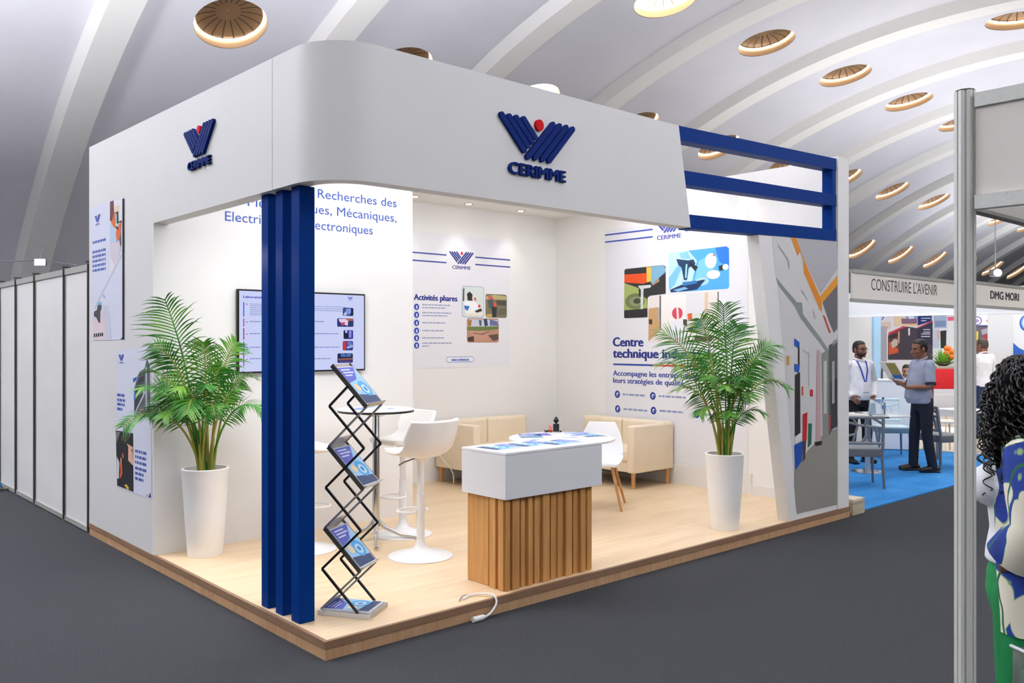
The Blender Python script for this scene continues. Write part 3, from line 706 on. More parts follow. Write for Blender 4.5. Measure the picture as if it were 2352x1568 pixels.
S.pp([(78, 1160), (100, 1100), (240, 830), (345, 620), (352, 650), (245, 850), (120, 1100), (82, 1190)], '#c4c6d2'); S.pp([(60, 1330), (75, 1200), (150, 1130), (180, 1290), (190, 1484), (62, 1488)], '#e4d2d4'); S.lay = 3
S.pp([(160, 1130), (210, 1140), (235, 1300), (240, 1484), (192, 1484), (178, 1290)], '#cfd2e0')
S.pp([(105, 1120), (128, 1098), (150, 1102), (146, 1130), (110, 1135)], '#7cc0dc'); S.pp([(108, 1135), (145, 1130), (148, 1170), (135, 1200), (134, 1310), (120, 1312), (95, 1260), (70, 1245), (72, 1200), (100, 1185)], '#45454e'); S.pp([(158, 1020), (185, 1045), (185, 1068), (165, 1055)], '#9fb6de'); S.lay = 4
for i in range(5): x = 70 + 20 * i; S.pp([(x, 1420 - 2 * i), (x + 13, 1418 - 2 * i), (x + 13, 1452 - 3 * i), (x, 1458 - 3 * i)], '#2c2c34')
S.done('robot_photo', t); S.lay = 2; S.pp([(335, 1478), (368, 1430), (370, 1478)], '#27308a'); S.done('corner_mark', t)
S.lay = 0; S.rough = 0.6
m = MB(); a = S.uv(365, 48); c = S.uv(372, 1480)
m.box(-0.012, -a[0] - 0.016, c[1], 0.0, -a[0] + 0.0, a[1] - 0.02); obj('lifted_edge', m, mat('#3a3a40', 0.6), t, world=True)

t = thing('poster', 'poster low on the outer left wall with dark machine photos, partly behind the palm', 'poster', (0, 3.0, 0.5))
S.begin(); S.zoom(250, 790, 4.236)
S.pp([(72, 60), (410, 15), (418, 1508), (75, 1390)], '#dfe1ee'); S.done('sheet', t)
S.lay = 2; u, v = S.uv(123, 145); S.logo(u, v, 0.125, '#3f4fae', '#d08040'); S.done('printed_logo', t); S.lay = 2
for i, y in enumerate((505, 553, 595, 640)): u, v = S.uv(82, y); S.dashes(u, v, 0.19 if i < 3 else 0.13, 0.022, '#4c60b0', 20 + i)
S.done('printed_text', t); S.lay = 2
for i, y in enumerate((1050, 1105, 1158, 1215, 1265, 1315)): u, v = S.uv(256, y); S.dashes(u, v, 0.25 if i < 4 else 0.19, 0.022, '#4c60b0', 30 + i)
S.done('printed_text', t); S.lay = 2
S.pp([(250, 760), (245, 500), (262, 380), (300, 270), (350, 235), (370, 140), (400, 200), (408, 700), (330, 720), (270, 770)], '#5c5f66'); S.lay = 3
S.pp([(236, 335), (278, 315), (268, 350), (238, 375)], '#2a6cc0'); S.pp([(256, 390), (262, 560), (244, 540), (248, 440)], '#4a8cc8'); S.pp([(262, 420), (300, 330), (345, 300), (340, 420), (320, 560), (255, 650)], '#3b3d42')
S.pp([(360, 220), (372, 215), (375, 640), (360, 660)], '#c9cdd4'); S.pp([(325, 400), (360, 470), (250, 700), (240, 690), (335, 490)], '#b9bdc6'); S.pp([(308, 625), (345, 628), (342, 690), (308, 690)], '#d99aa4'); S.lay = 4; S.pp([(318, 640), (335, 640), (333, 680), (318, 680)], '#5c3a40')
S.done('machine_photo', t); S.lay = 2
S.pp([(68, 838), (238, 868), (242, 1438), (82, 1375)], '#242628'); S.lay = 3
S.pp([(175, 965), (235, 1000), (240, 1185), (190, 1130), (192, 1000)], '#e2b298'); S.pp([(130, 880), (225, 880), (170, 960), (120, 930)], '#46503a'); S.pp([(78, 850), (115, 855), (75, 960), (70, 900)], '#7d8076'); S.pp([(80, 1095), (105, 1150), (100, 1310), (82, 1305)], '#d8dae0'); S.lay = 4
S.pp([(108, 1170), (130, 1165), (135, 1260), (120, 1300), (108, 1298), (118, 1230)], '#e2622c'); S.pp([(132, 1060), (145, 1070), (146, 1110), (134, 1100)], '#e07a4a'); S.pp([(150, 1370), (175, 1362), (198, 1395), (195, 1420), (180, 1412), (165, 1385)], '#e0b63a'); S.pp([(222, 1020), (232, 1025), (233, 1050), (224, 1045)], '#7a3a2c'); S.pp([(115, 1105), (128, 1108), (128, 1165), (115, 1168)], '#d9926a')
S.done('gripper_photo', t); S.lay = 2; S.pp([(385, 1490), (405, 1440), (412, 1495)], '#27308a'); S.pp([(362, 1480), (378, 1455), (378, 1478)], '#d05a40'); S.done('corner_mark', t)

# poster on the back wall
t = thing('poster', 'poster on the back wall headed Activités phares with three round cornered photos', 'poster', (4.0, BACKY, 1.4))
S = Sheet((0, BACKY - 0.002, 0), (1, 0, 0)); S.zoom(900, 400, 3.1365); S.begin()
a = S.uv(850, 520); c = S.uv(850, 1382); S.rect(3.0, c[1], a[0], a[1] + 0.07, '#e9e9ee'); S.done('sheet', t)
S.lay = 2
for (x0, y0, x1, y1) in ((100, 558, 393, 582), (100, 616, 393, 636), (600, 597, 853, 619), (600, 650, 853, 669)):
    p0, p1 = S.uv(x0, y0), S.uv(x1, y1); zz = (p0[1] + p1[1]) / 2; S.rect(p0[0], zz - 0.008, p1[0], zz + 0.008, '#2f3f9c')
S.done('printed_rules', t)
S.lay = 2; u, v = S.uv(502, 622); S.logo(u, v, 0.345, INK, '#d83040'); S.done('printed_logo', t)
S.lay = 2; u, v = S.uv(160, 898); u2, _ = S.uv(470, 906); S.text('Activités phares', u, v - 0.01, 0.066, '#1c2c8c', width=u2 - u, bold=0.05); S.done('printed_heading', t)
S.lay = 2; k = 50
for i, (y, two) in enumerate(((955, 1), (1012, 1), (1070, 0), (1127, 0), (1180, 0), (1233, 1))):
    S.lay = 2; u, v = S.uv(178, y); S.disc(u, v, 0.036, 0.036, '#1a43ae'); S.lay = 3; S.rect(u - 0.008, v - 0.02, u + 0.012, v + 0.015, '#dfe4f4'); S.lay = 2
    u, v = S.uv(218, y - (12 if two else -3)); S.dashes(u, v, (0.40, 0.42, 0.33, 0.31, 0.31, 0.42)[i], 0.014, '#9aa3c4', k); k += 1
    if two: S.dashes(u, v - 0.033, (0.34, 0.36, 0, 0, 0, 0.1)[i], 0.014, '#9aa3c4', k); k += 1
    S.done('printed_item', t)
S.lay = 2; p0, p1 = S.uv(392, 1356), S.uv(590, 1312); S.rrect(p0[0], p0[1], p1[0], p1[1], 0.028, '#5a78c8'); S.lay = 3; S.rrect(p0[0] + .006, p0[1] + .006, p1[0] - .006, p1[1] - .006, 0.023, '#eef0f6'); S.lay = 4
S.text('www.cerimme.tn', (p0[0] + p1[0]) / 2, (p0[1] + p1[1]) / 2 - 0.018, 0.036, '#2f57b4', width=0.265, bold=0.035, align='c'); S.done('printed_address', t)
def photo(x0, y0, x1, y1, base, bits, nm='photo_print', r=0.03, edge=None):
    a = S.uv(x0, y1); b2 = S.uv(x1, y0); S.lay = 2
    if edge: S.rrect(a[0] - 0.006, a[1] - 0.006, b2[0] + 0.006, b2[1] + 0.006, r, edge); S.lay = 3
    S.rrect(a[0], a[1], b2[0], b2[1], r, base); S.lay += 1
    for q, cc in bits: S.pp(q, cc); S.lay += 0.25
    S.done(nm, t)
photo(508, 815, 660, 1026, '#d9e3de', [([(512, 825), (522, 818), (520, 910), (510, 915)], '#3a3c2c'), ([(540, 860), (560, 845), (580, 865), (578, 900), (588, 915), (545, 908)], '#33211c'), ([(520, 915), (590, 910), (640, 960), (640, 1000), (530, 1000)], '#f4f6f8'), ([(518, 945), (560, 950), (545, 985), (525, 970)], '#3a72c8'), ([(590, 890), (602, 885), (608, 908), (598, 914)], '#d84a58'), ([(620, 940), (636, 940), (636, 960), (622, 960)], '#d83048'), ([(595, 985), (640, 965), (650, 985), (610, 998)], '#3a2a26'), ([(530, 1000), (655, 995), (652, 1018), (530, 1018)], '#efe9da')], edge='#8aa0c8')
photo(674, 868, 828, 1032, '#7a7458', [([(676, 880), (740, 868), (826, 880), (826, 905), (676, 900)], '#b9aa7a'), ([(690, 880), (720, 878), (735, 900), (700, 900)], '#d0584a'), ([(750, 910), (822, 910), (822, 950), (756, 940)], '#4a4a40'), ([(690, 905), (725, 900), (735, 960), (700, 965)], '#4c5058'), ([(730, 925), (752, 925), (750, 955), (735, 955)], '#e0503c'), ([(718, 955), (758, 955), (752, 1030), (725, 1030)], '#26282c'), ([(676, 1010), (720, 1005), (720, 1028), (680, 1028)], '#c9a85a'), ([(765, 970), (822, 965), (822, 1010), (765, 1015)], '#66604e')])
photo(540, 1040, 770, 1212, '#b98a70', [([(542, 1060), (560, 1042), (765, 1050), (768, 1095), (542, 1098)], '#c9cdda'), ([(545, 1050), (575, 1048), (570, 1095), (545, 1095)], '#a8783c'), ([(625, 1050), (645, 1050), (645, 1090), (632, 1092)], '#44506a'), ([(660, 1045), (684, 1040), (692, 1090), (668, 1095)], '#2f3a5c'), ([(705, 1045), (760, 1060), (768, 1092), (705, 1090)], '#6a6f9c'), ([(542, 1098), (768, 1095), (768, 1115), (640, 1130), (542, 1122)], '#6a7a3c'), ([(560, 1130), (690, 1125), (720, 1200), (600, 1208)], '#c4937c'), ([(545, 1175), (590, 1165), (590, 1205), (550, 1205)], '#4a342c'), ([(690, 1160), (765, 1150), (765, 1190), (730, 1200)], '#5a4438'), ([(585, 1140), (640, 1150), (638, 1155), (585, 1146)], '#7a5444'), ([(640, 1150), (700, 1130), (702, 1135), (645, 1158)], '#7a5444')])

# poster on the right wall
t = thing('poster', 'tall poster on the right wall headed Centre technique industriel, above the beige sofa', 'poster', (RX, 2.0, 0.33))
S = Sheet((RX - 0.002, 0, 0), (0, -1, 0)); S.zoom(1360, 480, 2.529); S.begin()
a = S.uv(75, 60); c = S.uv(905, 1000); zl = 0.33; S.rect(a[0], zl, c[0], 3.06, '#e6e7ec'); S.done('sheet', t)
S.lay = 2
for x0, y0, x1, y1 in ((75, 157, 352, 112), (75, 199, 352, 154), (540, 130, 820, 88)):
    p0, p1 = S.uv(x0, y0), S.uv(x1, y1); zz = (p0[1] + p1[1]) / 2; S.rect(p0[0], zz - 0.009, p1[0], zz + 0.009, '#3a4fae')
S.done('printed_rules', t)
S.lay = 2; u, v = S.uv(447, 118); S.logo(u, v + 0.02, 0.43, '#37429a', '#d83040'); S.done('printed_logo', t)
S.lay = 2; u, v = S.uv(123, 797); u2, _ = S.uv(296, 797); S.text('Centre', u, v, 0.108, '#1c2c86', width=u2 - u, bold=0.05); S.done('printed_heading', t)
S.lay = 2; u, v2 = S.uv(123, 862); u2, _ = S.uv(385, 862); S.text('technique industriel', u, v2, 0.108, '#1c2c86', width=(u2 - u) * 2.02, bold=0.05); S.done('printed_heading', t)
S.lay = 2; p0 = S.uv(123, 901); p1 = S.uv(352, 903); p2 = S.uv(520, 908); S.rect(p0[0], p0[1] - 0.011, p1[0], p0[1] + 0.011, '#27499c'); S.rect(p1[0], p0[1] - 0.011, p2[0] + 0.25, p0[1] + 0.011, '#c8502c'); S.done('printed_rules', t)
S.lay = 2
u, v = S.uv(123, 966); S.text('Accompagne les entreprises dans', u, v, 0.062, '#2b3f98', width=1.36, bold=0.035); S.done('printed_text', t); S.lay = 2
u, v = S.uv(123, 1003); S.text('leurs stratégies de qualité,', u, v - 0.01, 0.062, '#2b3f98', width=1.07, bold=0.035); S.done('printed_text', t)
S.lay = 2; k = 90
for (x, y, x1, x2) in ((147, 1075, 178, 305), (353, 1085, 388, 545), (149, 1160, 183, 320), (357, 1170, 392, 530), (608, 1190, 632, 700)):
    u, v = S.uv(x, y); S.lay = 2; S.disc(u, v, 0.042, 0.045, '#1f3a9a'); S.lay = 3; S.disc(u + 0.004, v, 0.02, 0.022, '#dfe4f2'); S.lay = 4; S.disc(u + 0.012, v - 0.006, 0.012, 0.014, '#1f3a9a'); S.lay = 2
    u, v = S.uv(x1, y); u2, _ = S.uv(x2, y); S.dashes(u, v - 0.012, abs(u2 - u), 0.022, '#8a97c2', k); k += 1; S.done('printed_item', t)
def ppart(nm, base, bits):
    S.lay = 2; S.pp(*base); S.lay = 3
    for q in bits:
        if q[0] == 'e': S.discpx(*q[1:])
        else: S.pp(*q)
        S.lay += 0.2
    S.done(nm, t)
ppart('machine_photo', ([(188, 356), (195, 348), (412, 325), (426, 332), (428, 345), (428, 492), (340, 503), (325, 512), (322, 525), (322, 628), (190, 634), (186, 628)], '#2c2c2e'), [
    ([(188, 378), (315, 372), (318, 425), (300, 434), (188, 427)], '#ea5318'), ([(188, 356), (290, 342), (290, 374), (188, 380)], '#2b2a2c'), ([(316, 338), (343, 335), (343, 420), (318, 426)], '#efc04a'),
    ([(343, 335), (415, 326), (428, 345), (428, 365), (350, 435), (343, 430)], '#7fb2cf'), ([(350, 435), (388, 398), (392, 420), (352, 445)], '#a88f6a'), ([(188, 430), (270, 458), (282, 500), (318, 520), (322, 575), (188, 588)], '#a4b263'), ('e', 250, 535, 58, 46, '#6c7b4c'), ('e', 256, 536, 40, 28, '#869169'), ('e', 262, 534, 22, 16, '#3f4436'),
    ([(188, 590), (322, 578), (322, 628), (190, 634)], '#26272a'), ([(268, 445), (345, 440), (340, 456), (300, 462), (296, 580), (284, 582), (282, 470)], '#d4d8d8'), ([(272, 465), (284, 465), (284, 510), (274, 505)], '#1d1e20')])
ppart('microscope_photo', ([(445, 264), (458, 252), (780, 216), (795, 227), (797, 452), (786, 463), (458, 484), (446, 474)], '#4fabe9'), [
    ([(445, 264), (458, 252), (560, 241), (610, 300), (570, 470), (458, 484), (446, 474)], '#bfe6f7'), ([(446, 400), (520, 300), (540, 300), (480, 440), (447, 470)], '#7cc4ea'), ([(715, 224), (780, 216), (795, 227), (797, 340), (740, 305)], '#1878d8'), ([(620, 300), (700, 260), (720, 330), (650, 420), (590, 440)], '#7cc8f0'),
    ('e', 690, 300, 34, 44, '#dff2fb'), ('e', 705, 380, 40, 26, '#e8f5fb'), ('e', 640, 420, 40, 24, '#a9dcf5'), ([(735, 330), (790, 318), (790, 350), (740, 358)], '#1d2630'), ('e', 776, 336, 18, 18, '#eaf6fb'), ('e', 708, 268, 6, 6, '#d84a6a'),
    ([(505, 258), (555, 245), (575, 290), (520, 288)], '#8ac9ec'), ([(490, 290), (560, 298), (590, 292), (602, 318), (562, 342), (552, 412), (534, 412), (520, 340), (502, 325)], '#173a5f'), ([(545, 320), (555, 320), (550, 400), (540, 400)], '#9fd6f4'), ([(562, 300), (616, 336), (600, 362), (566, 322)], '#1c2733'),
    ([(455, 468), (520, 440), (640, 411), (660, 410), (610, 466), (560, 474), (458, 483)], '#0f2f5e'), ([(525, 425), (605, 415), (612, 430), (530, 446)], '#2f78b8'), ([(470, 470), (540, 452), (560, 462), (500, 480)], '#7ab4d8')])
ppart('factory_photo', ([(326, 520), (340, 506), (732, 478), (736, 490), (736, 762), (725, 770), (340, 776), (328, 766)], '#e6e0da'), [
    ([(400, 500), (545, 490), (545, 660), (402, 690)], '#f1eeea'), ([(545, 490), (655, 483), (655, 600), (545, 640)], '#dfe0e2'), ([(392, 502), (401, 502), (401, 700), (393, 702)], '#6b6660'), ([(655, 484), (675, 482), (672, 600), (655, 602)], '#e2c49e'), ([(729, 480), (736, 480), (736, 590), (730, 590)], '#66605a'),
    ([(328, 578), (380, 570), (395, 640), (395, 705), (328, 768)], '#c9a06f'), ([(330, 640), (350, 640), (350, 670), (332, 668)], '#4a3626'), ([(380, 570), (392, 570), (394, 660), (384, 640)], '#a9b0b2'), ('e', 496, 605, 31, 35, '#d6435a'), ([(490, 570), (502, 570), (506, 640), (494, 640)], '#f2d8dc'),
    ([(462, 650), (530, 640), (560, 742), (452, 752)], '#e7e9ee'), ([(530, 640), (552, 640), (552, 682), (530, 670)], '#4a4038'), ([(582, 612), (700, 600), (702, 745), (586, 742)], '#d8dcd0'), ([(555, 608), (582, 604), (582, 642), (558, 642)], '#e0602c'), ([(590, 692), (635, 630), (642, 640), (602, 702)], '#4b9fd6'), ([(562, 690), (590, 686), (592, 712), (566, 714)], '#2c3350'),
    ('e', 630, 676, 9, 11, '#4aa0d0'), ([(600, 742), (702, 735), (695, 768), (602, 768)], '#6a6052'), ([(450, 752), (560, 742), (560, 772), (440, 774)], '#cfcac4')])
# ------------------------------------------------------------------ brochures
def brochure(loc, rotz, label, group, L=0.297, Wd=0.21, M=None, th=0.004, parent=None, kind='blue'):
    """booklet lying in its local xy plane: y = long side"""
    t = thing('brochure', label, 'brochure', loc, rotz, group)
    if M is not None: t.rotation_euler = M.to_euler()
    m = MB(); m.box(-Wd / 2, -L / 2, 0, Wd / 2, L / 2, th); obj('pages', m, mat('#eef0f4', 0.4), t)
    B = Sheet((0, 0, th), (1, 0, 0), (0, 1, 0)); k = Wd / 0.21; q = L / 0.297
    def R(x0, y0, x1, y1, c): B.rect(x0 * k, y0 * q, x1 * k, y1 * q, c)
    B.lay = 0.5
    if kind == 'white':
        R(-0.105, 0.06, 0.105, 0.1485, '#8fb4e6'); R(-0.09, -0.02, 0.08, 0.04, '#d3dcf0'); R(-0.105, -0.1485, 0.0, -0.11, '#3c62c4')
    elif kind == 'violet':
        R(-0.105, -0.1485, 0.105, 0.1485, '#5a63bf'); B.lay = 1.2; R(-0.08, 0.06, 0.05, 0.08, '#c3c8ec'); R(-0.08, -0.02, 0.06, 0.03, '#7d86d2')
    else:
        R(-0.1, -0.143, 0.1, 0.143, '#9fcdf0'); B.lay = 1
        B.poly([(-0.1 * k, 0.143 * q), (-0.1 * k, 0.02 * q), (0.02 * k, 0.045 * q), (0.1 * k, 0.143 * q)], '#5560c4')
        B.poly([(-0.1 * k, -0.143 * q), (0.1 * k, -0.143 * q), (0.1 * k, -0.09 * q), (-0.1 * k, -0.07 * q)], '#31456e'); B.lay = 1.5
        for i in range(3): R(-0.08, 0.118 - 0.022 * i, (0.03, 0.05, 0.01)[i], 0.128 - 0.022 * i, '#dfe3fa')
        B.disc(0.03 * k, -0.03 * q, 0.06 * k, 0.06 * q, '#4fa6e0'); B.lay = 2; B.disc(0.03 * k, -0.035 * q, 0.036 * k, 0.036 * q, '#bfe3f6'); B.disc(-0.05 * k, -0.02 * q, 0.03 * k, 0.028 * q, '#e9d2a4'); B.lay = 2.5; B.disc(0.03 * k, -0.035 * q, 0.018 * k, 0.018 * q, '#3f86c8')
    o = link_mesh('cover_print', B.bm, B.mats, t)
    return t

# ------------------------------------------------------------------ counter
t = thing('counter', 'reception counter with white top box over a slatted wood base', 'counter', (1.3, 0.03, PZ))
M_CW = wood_mat('golden_oak', '#b98347', '#cc9656', '#dcaa6a', 2, 0.1, 3.0, 0.45, 38, gap=False)
cx0, cx1, cy0, cy1, cz0, cz1 = 1.305, 2.21, 0.03, 0.475, 0.692, 0.992
m = MB(); m.box(1.345, 0.085, PZ + 0.001, 2.165, 0.455, cz0, 0.002, 1); obj('base', m, M_CW, t, world=True)
R = random.Random(4)
xs = 1.338
while xs < 2.13:
    w = R.choice((0.034, 0.045, 0.06)); dpt = R.choice((0.012, 0.026, 0.026)); x1 = min(xs + w, 2.165)
    m = MB(); m.box(xs, 0.085 - dpt, PZ + 0.001, x1, 0.086, cz0 - 0.001, 0.0015, 1); obj('slat', m, M_CW, t, world=True); xs = x1 + R.choice((0.02, 0.026, 0.034))
for y0, y1, dd in ((0.075, 0.125, 0.022), (0.15, 0.21, 0.022), (0.24, 0.455, 0.006)):
    m = MB(); m.box(1.346 - dd, y0, PZ + 0.001, 1.347, y1, cz0 - 0.001, 0.0015, 1); obj('slat', m, M_CW, t, world=True)
m = MB(); m.box(cx0, cy0, cz0, cx1, cy1, cz1 - 0.018, 0.0015, 1); obj('top_box', m, mat('#e9e9ea', 0.42), t, world=True)
m = MB(); m.box(cx0 - 0.001, cy0 - 0.001, cz1 - 0.016, cx1 + 0.001, cy1 + 0.001, cz1, 0.0015, 1); obj('top_board', m, mat('#f3f3f3', 0.35), t, world=True)
for q, rz, l in (((1150, 1027), 0.9, 'blue brochure on the counter, nearest its left end'), ((1215, 1020), 0.75, 'blue brochure in the middle of the counter'), ((1282, 1016), 0.95, 'blue brochure on the counter, toward its right end')):
    p = at_z(q[0], q[1], cz1 + 0.0005); brochure(p, -PI / 2 + 0.1 * rz, l, 'brochures on the counter')
p = at_z(1300, 1008, cz1 + 0.0005); p.y = min(p.y, 0.37); brochure((1.95, 0.36, cz1 + 0.0005), 0.5, 'small white and blue leaflet at the back edge of the counter', 'brochures on the counter', 0.18, 0.12, kind='white')

# ------------------------------------------------------------------ shells for seats
def shell_bm(prof, halfw, curl, n=14, sub=40):
    """prof: list of (y, z) from front edge to top of back; halfw, curl: values along it"""
    bm = bmesh.new(); rows = []
    def smp(tb, s):
        s = s * (len(tb) - 1); i = min(int(s), len(tb) - 2); f = s - i
        p0 = tb[max(i - 1, 0)]; p1 = tb[i]; p2 = tb[i + 1]; p3 = tb[min(i + 2, len(tb) - 1)]
        cr = lambda a, b, c, d: 0.5 * (2 * b + (c - a) * f + (2 * a - 5 * b + 4 * c - d) * f * f + (3 * b - a - 3 * c + d) * f ** 3)
        return tuple(cr(*q) for q in zip(p0, p1, p2, p3)) if isinstance(p0, tuple) else cr(p0, p1, p2, p3)
    for j in range(sub + 1):
        s = j / sub; y, z = smp(prof, s); hw = smp(halfw, s); cu = smp(curl, s)
        s2 = min(s + 0.01, 1); s1 = max(s2 - 0.02, 0); a = smp(prof, s1); b2 = smp(prof, s2); d = Vector((0, b2[0] - a[0], b2[1] - a[1])).normalized(); nn = Vector((0, -d.z, d.y))
        row = []
        for i in range(-n, n + 1):
            u = i / n; q = Vector((u * hw, y, z)) + nn * (cu * abs(u) ** 2.7); row.append(bm.verts.new(q))
        rows.append(row)
    for r0, r1 in zip(rows, rows[1:]):
        for i in range(2 * n): bm.faces.new([r0[i], r0[i + 1], r1[i + 1], r1[i]])
    return bm
def shell_obj(name, bm, m, parent, thick):
    bmesh.ops.recalc_face_normals(bm, faces=bm.faces)
    fs = list(bm.faces)
    r = bmesh.ops.solidify(bm, geom=fs, thickness=thick)
    o = link_mesh(name, bm, m, parent, smooth=True, angle=70); md = o.modifiers.new('soft', 'SUBSURF'); md.levels = 1; md.render_levels = 1; return o

# bar stools
M_STW = mat('#efece6', 0.4, name='white_leatherette'); M_STM = mat('#f2f2f1', 0.3, name='white_lacquer'); M_CHR = mat('#c9c9c9', 0.12, 1.0, name='chrome')
def stool(loc, rz, label):
    t = thing('bar_stool', label, 'bar stool', loc, rz, 'white bar stools at the high table')
    prof = [(-0.225, 0.785), (-0.19, 0.80), (-0.09, 0.782), (0.03, 0.772), (0.12, 0.788), (0.178, 0.85), (0.203, 0.94), (0.218, 1.025)]
    hw = [0.165, 0.195, 0.208, 0.214, 0.218, 0.22, 0.218, 0.205]; cu = [0.0, 0.006, 0.02, 0.045, 0.08, 0.10, 0.085, 0.06]
    shell_obj('seat', shell_bm(prof, hw, cu), M_STW, t, 0.035)
    m = MB(); m.lathe([(0.240, 0.0), (0.240, 0.008), (0.215, 0.016), (0.12, 0.036), (0.06, 0.062), (0.036, 0.10), (0.03, 0.135)], n=48); obj('base', m, M_STM, t, smooth=True, angle=60)
    m = MB(); m.cyl((0, 0, 0.13), (0, 0, 0.46), 0.031, n=24); m.cyl((0, 0, 0.46), (0, 0, 0.745), 0.025, n=24); m.cyl((0, 0, 0.70), (0, 0, 0.758), 0.032, 0.06, n=24); obj('column', m, M_STM, t, smooth=True)
    m = MB(); pts = [(0.032, 0, 0.36)] + [(0.12 * math.sin(a) * 1.0, -0.10 - 0.10 * math.cos(a), 0.33) for a in [PI - (2 * PI - 0.9) * i / 24 - 0.45 for i in range(25)]] + [(-0.032, 0, 0.36)]
    m.tube(pts, 0.009, 8); obj('footrest', m, M_STM, t, smooth=True)
    m = MB(); m.tube([(0.05, 0.0, 0.735), (0.13, -0.03, 0.71), (0.17, -0.04, 0.69)], 0.006, 6); obj('lever', m, mat('#77787a', 0.3, 0.6), t, smooth=True)
    return t
stool((1.476, 1.18, PZ), PI + 0.02, 'white bar stool in front of the high table, its back to the camera')
stool((1.80, 1.88, PZ), PI / 2 + PI, 'white bar stool half hidden behind the front one, facing left')
q3 = at_z(700, 1262, PZ)
stool((q3.x, q3.y, PZ), PI / 2, 'white bar stool mostly hidden behind the blue columns')
# high round table
tx, ty = 1.50, 1.82
t = thing('bar_table', 'high round white table with black edge on a chrome pole', 'table', (tx, ty, PZ))
m = MB(); m.lathe([(0.3, 1.04), (0.302, 1.048), (0.302, 1.058), (0.298, 1.062)], n=56); obj('tabletop', m, mat('#f2f2f0', 0.3), t, smooth=True)
m = MB(); m.lathe([(0.296, 1.036), (0.303, 1.037), (0.304, 1.052), (0.302, 1.053), (0.296, 1.04)], n=56, cap=False); obj('edge_band', m, mat('#17171a', 0.4), t, smooth=True)
m = MB(); m.cyl((0, 0, 0.12), (0, 0, 1.04), 0.03, n=24); m.cyl((0, 0, 1.0), (0, 0, 1.037), 0.05, 0.14, n=24); obj('pole', m, M_CHR, t, smooth=True)
for i in range(4):
    a = -2.14 + i * PI / 2; u = Vector((math.cos(a), math.sin(a), 0)); m = MB()
    pts = [u * 0.02 + UP * 0.16, u * 0.07 + UP * 0.11, u * 0.2 + UP * 0.045, u * 0.33 + UP * 0.022]; m.tube(pts, [0.02, 0.018, 0.015, 0.012], 10)
    m.cyl(u * 0.325 + UP * 0.0, u * 0.325 + UP * 0.022, 0.017, n=12); obj('leg', m, M_CHR, t, smooth=True)
zt = PZ + 1.0625
brochure((tx + 0.06, ty + 0.02, zt), 0.4, 'pale brochure lying right of centre on the high round table', 'brochures on the high table', kind='white')
brochure((tx - 0.14, ty + 0.03, zt), -0.9, 'blue leaflet on the left of the high round table', 'brochures on the high table', 0.2, 0.1)

# ------------------------------------------------------------------ round table, chair and what lies on it
tx, ty, tz = 3.13, 1.345, 0.852
t = thing('round_table', 'low white round table behind the counter, spread with brochures', 'table', (tx, ty, PZ))
m = MB(); m.lathe([(0.455, 0.728), (0.47, 0.735), (0.47, 0.748), (0.464, 0.752)], n=64); obj('tabletop', m, mat('#f1f1f1', 0.35), t, smooth=True)
m = MB(); m.cyl((0, 0, 0.03), (0, 0, 0.73), 0.035, n=24); m.lathe([(0.27, 0), (0.27, 0.008), (0.05, 0.03)], n=40); obj('pedestal', m, M_STM, t, smooth=True)
zt = tz + 0.0005
for px_, py_, rz, kd, l, L, wd in ((1215, 1002, 0.1, 'blue', 'pale blue brochure on the left side of the round table', .297, .21), (1238, 999, 0.25, 'violet', 'violet brochure on the left of the round table, by its far edge', .2, .2), (1272, 1010, -0.5, 'white', 'open pale leaflet on the near left of the round table', .297, .21),
        (1305, 1007, 0.2, 'white', 'small leaflet in the middle of the round table', .15, .2), (1365, 999, 0.5, 'blue', 'blue brochure at the right of the round table beside the chair', .297, .21), (1348, 994, 0.2, 'white', 'pale leaflet partly under the right hand brochure on the round table', .297, .21)):
    q = at_z(px_, py_, zt); d = Vector((q.x - tx, q.y - ty, 0)); 
    if d.length > 0.28: d *= 0.28 / d.length
    brochure((tx + d.x, ty + d.y, zt), rz - 0.75, l, 'brochures on the round table', L, wd, kind=kd, th=0.006 if kd != 'white' else 0.003)
def shifted(px_, py_, z):
    q = at_z(px_, py_, z); d = Vector((q.x - tx, q.y - ty, 0)); r = 0.435
    if d.length > r: d *= r / d.length
    return Vector((tx + d.x, ty + d.y, z))
M_BLK = mat('#0c0c0d', 0.35)
p = shifted(1273, 988, tz + 0.0005)
t = thing('bottle', 'black square bottle with a round stopper at the far edge of the round table', 'bottle', p, -ANG)
m = MB(); m.box(-0.028, -0.02, 0.006, 0.028, 0.02, 0.078, 0.004); obj('body', m, M_BLK, t, smooth=True)
m = MB(); m.lathe([(0.007, 0.076), (0.007, 0.084), (0.014, 0.09), (0.025, 0.1), (0.026, 0.112), (0.02, 0.124), (0.012, 0.13), (0.011, 0.141), (0.004, 0.143)], n=24); obj('stopper', m, M_BLK, t, smooth=True)
m = MB(); m.box(-0.03, -0.022, 0, 0.03, 0.022, 0.006); obj('foot', m, mat('#b9bcb9', 0.3), t)
p = shifted(1257, 989, tz + 0.0005)
t = thing('flower_sprig', 'small pink and orange flower sprig beside the black bottle', 'flowers', p, -ANG)
R = random.Random(3); m = MB()
for i in range(9): m.ball((R.uniform(-0.012, 0.014), R.uniform(-0.01, 0.01), 0.026 + 0.03 * R.random() + 0.0012 * i), 0.009, n=8)
obj('petals', m, mat('#e98a86', 0.6), t, smooth=True)
m = MB(); m.ball((0, 0, 0.012), 0.024, 0.016, 0.014, n=10); obj('red_base', m, mat('#a5361f', 0.6), t, smooth=True)
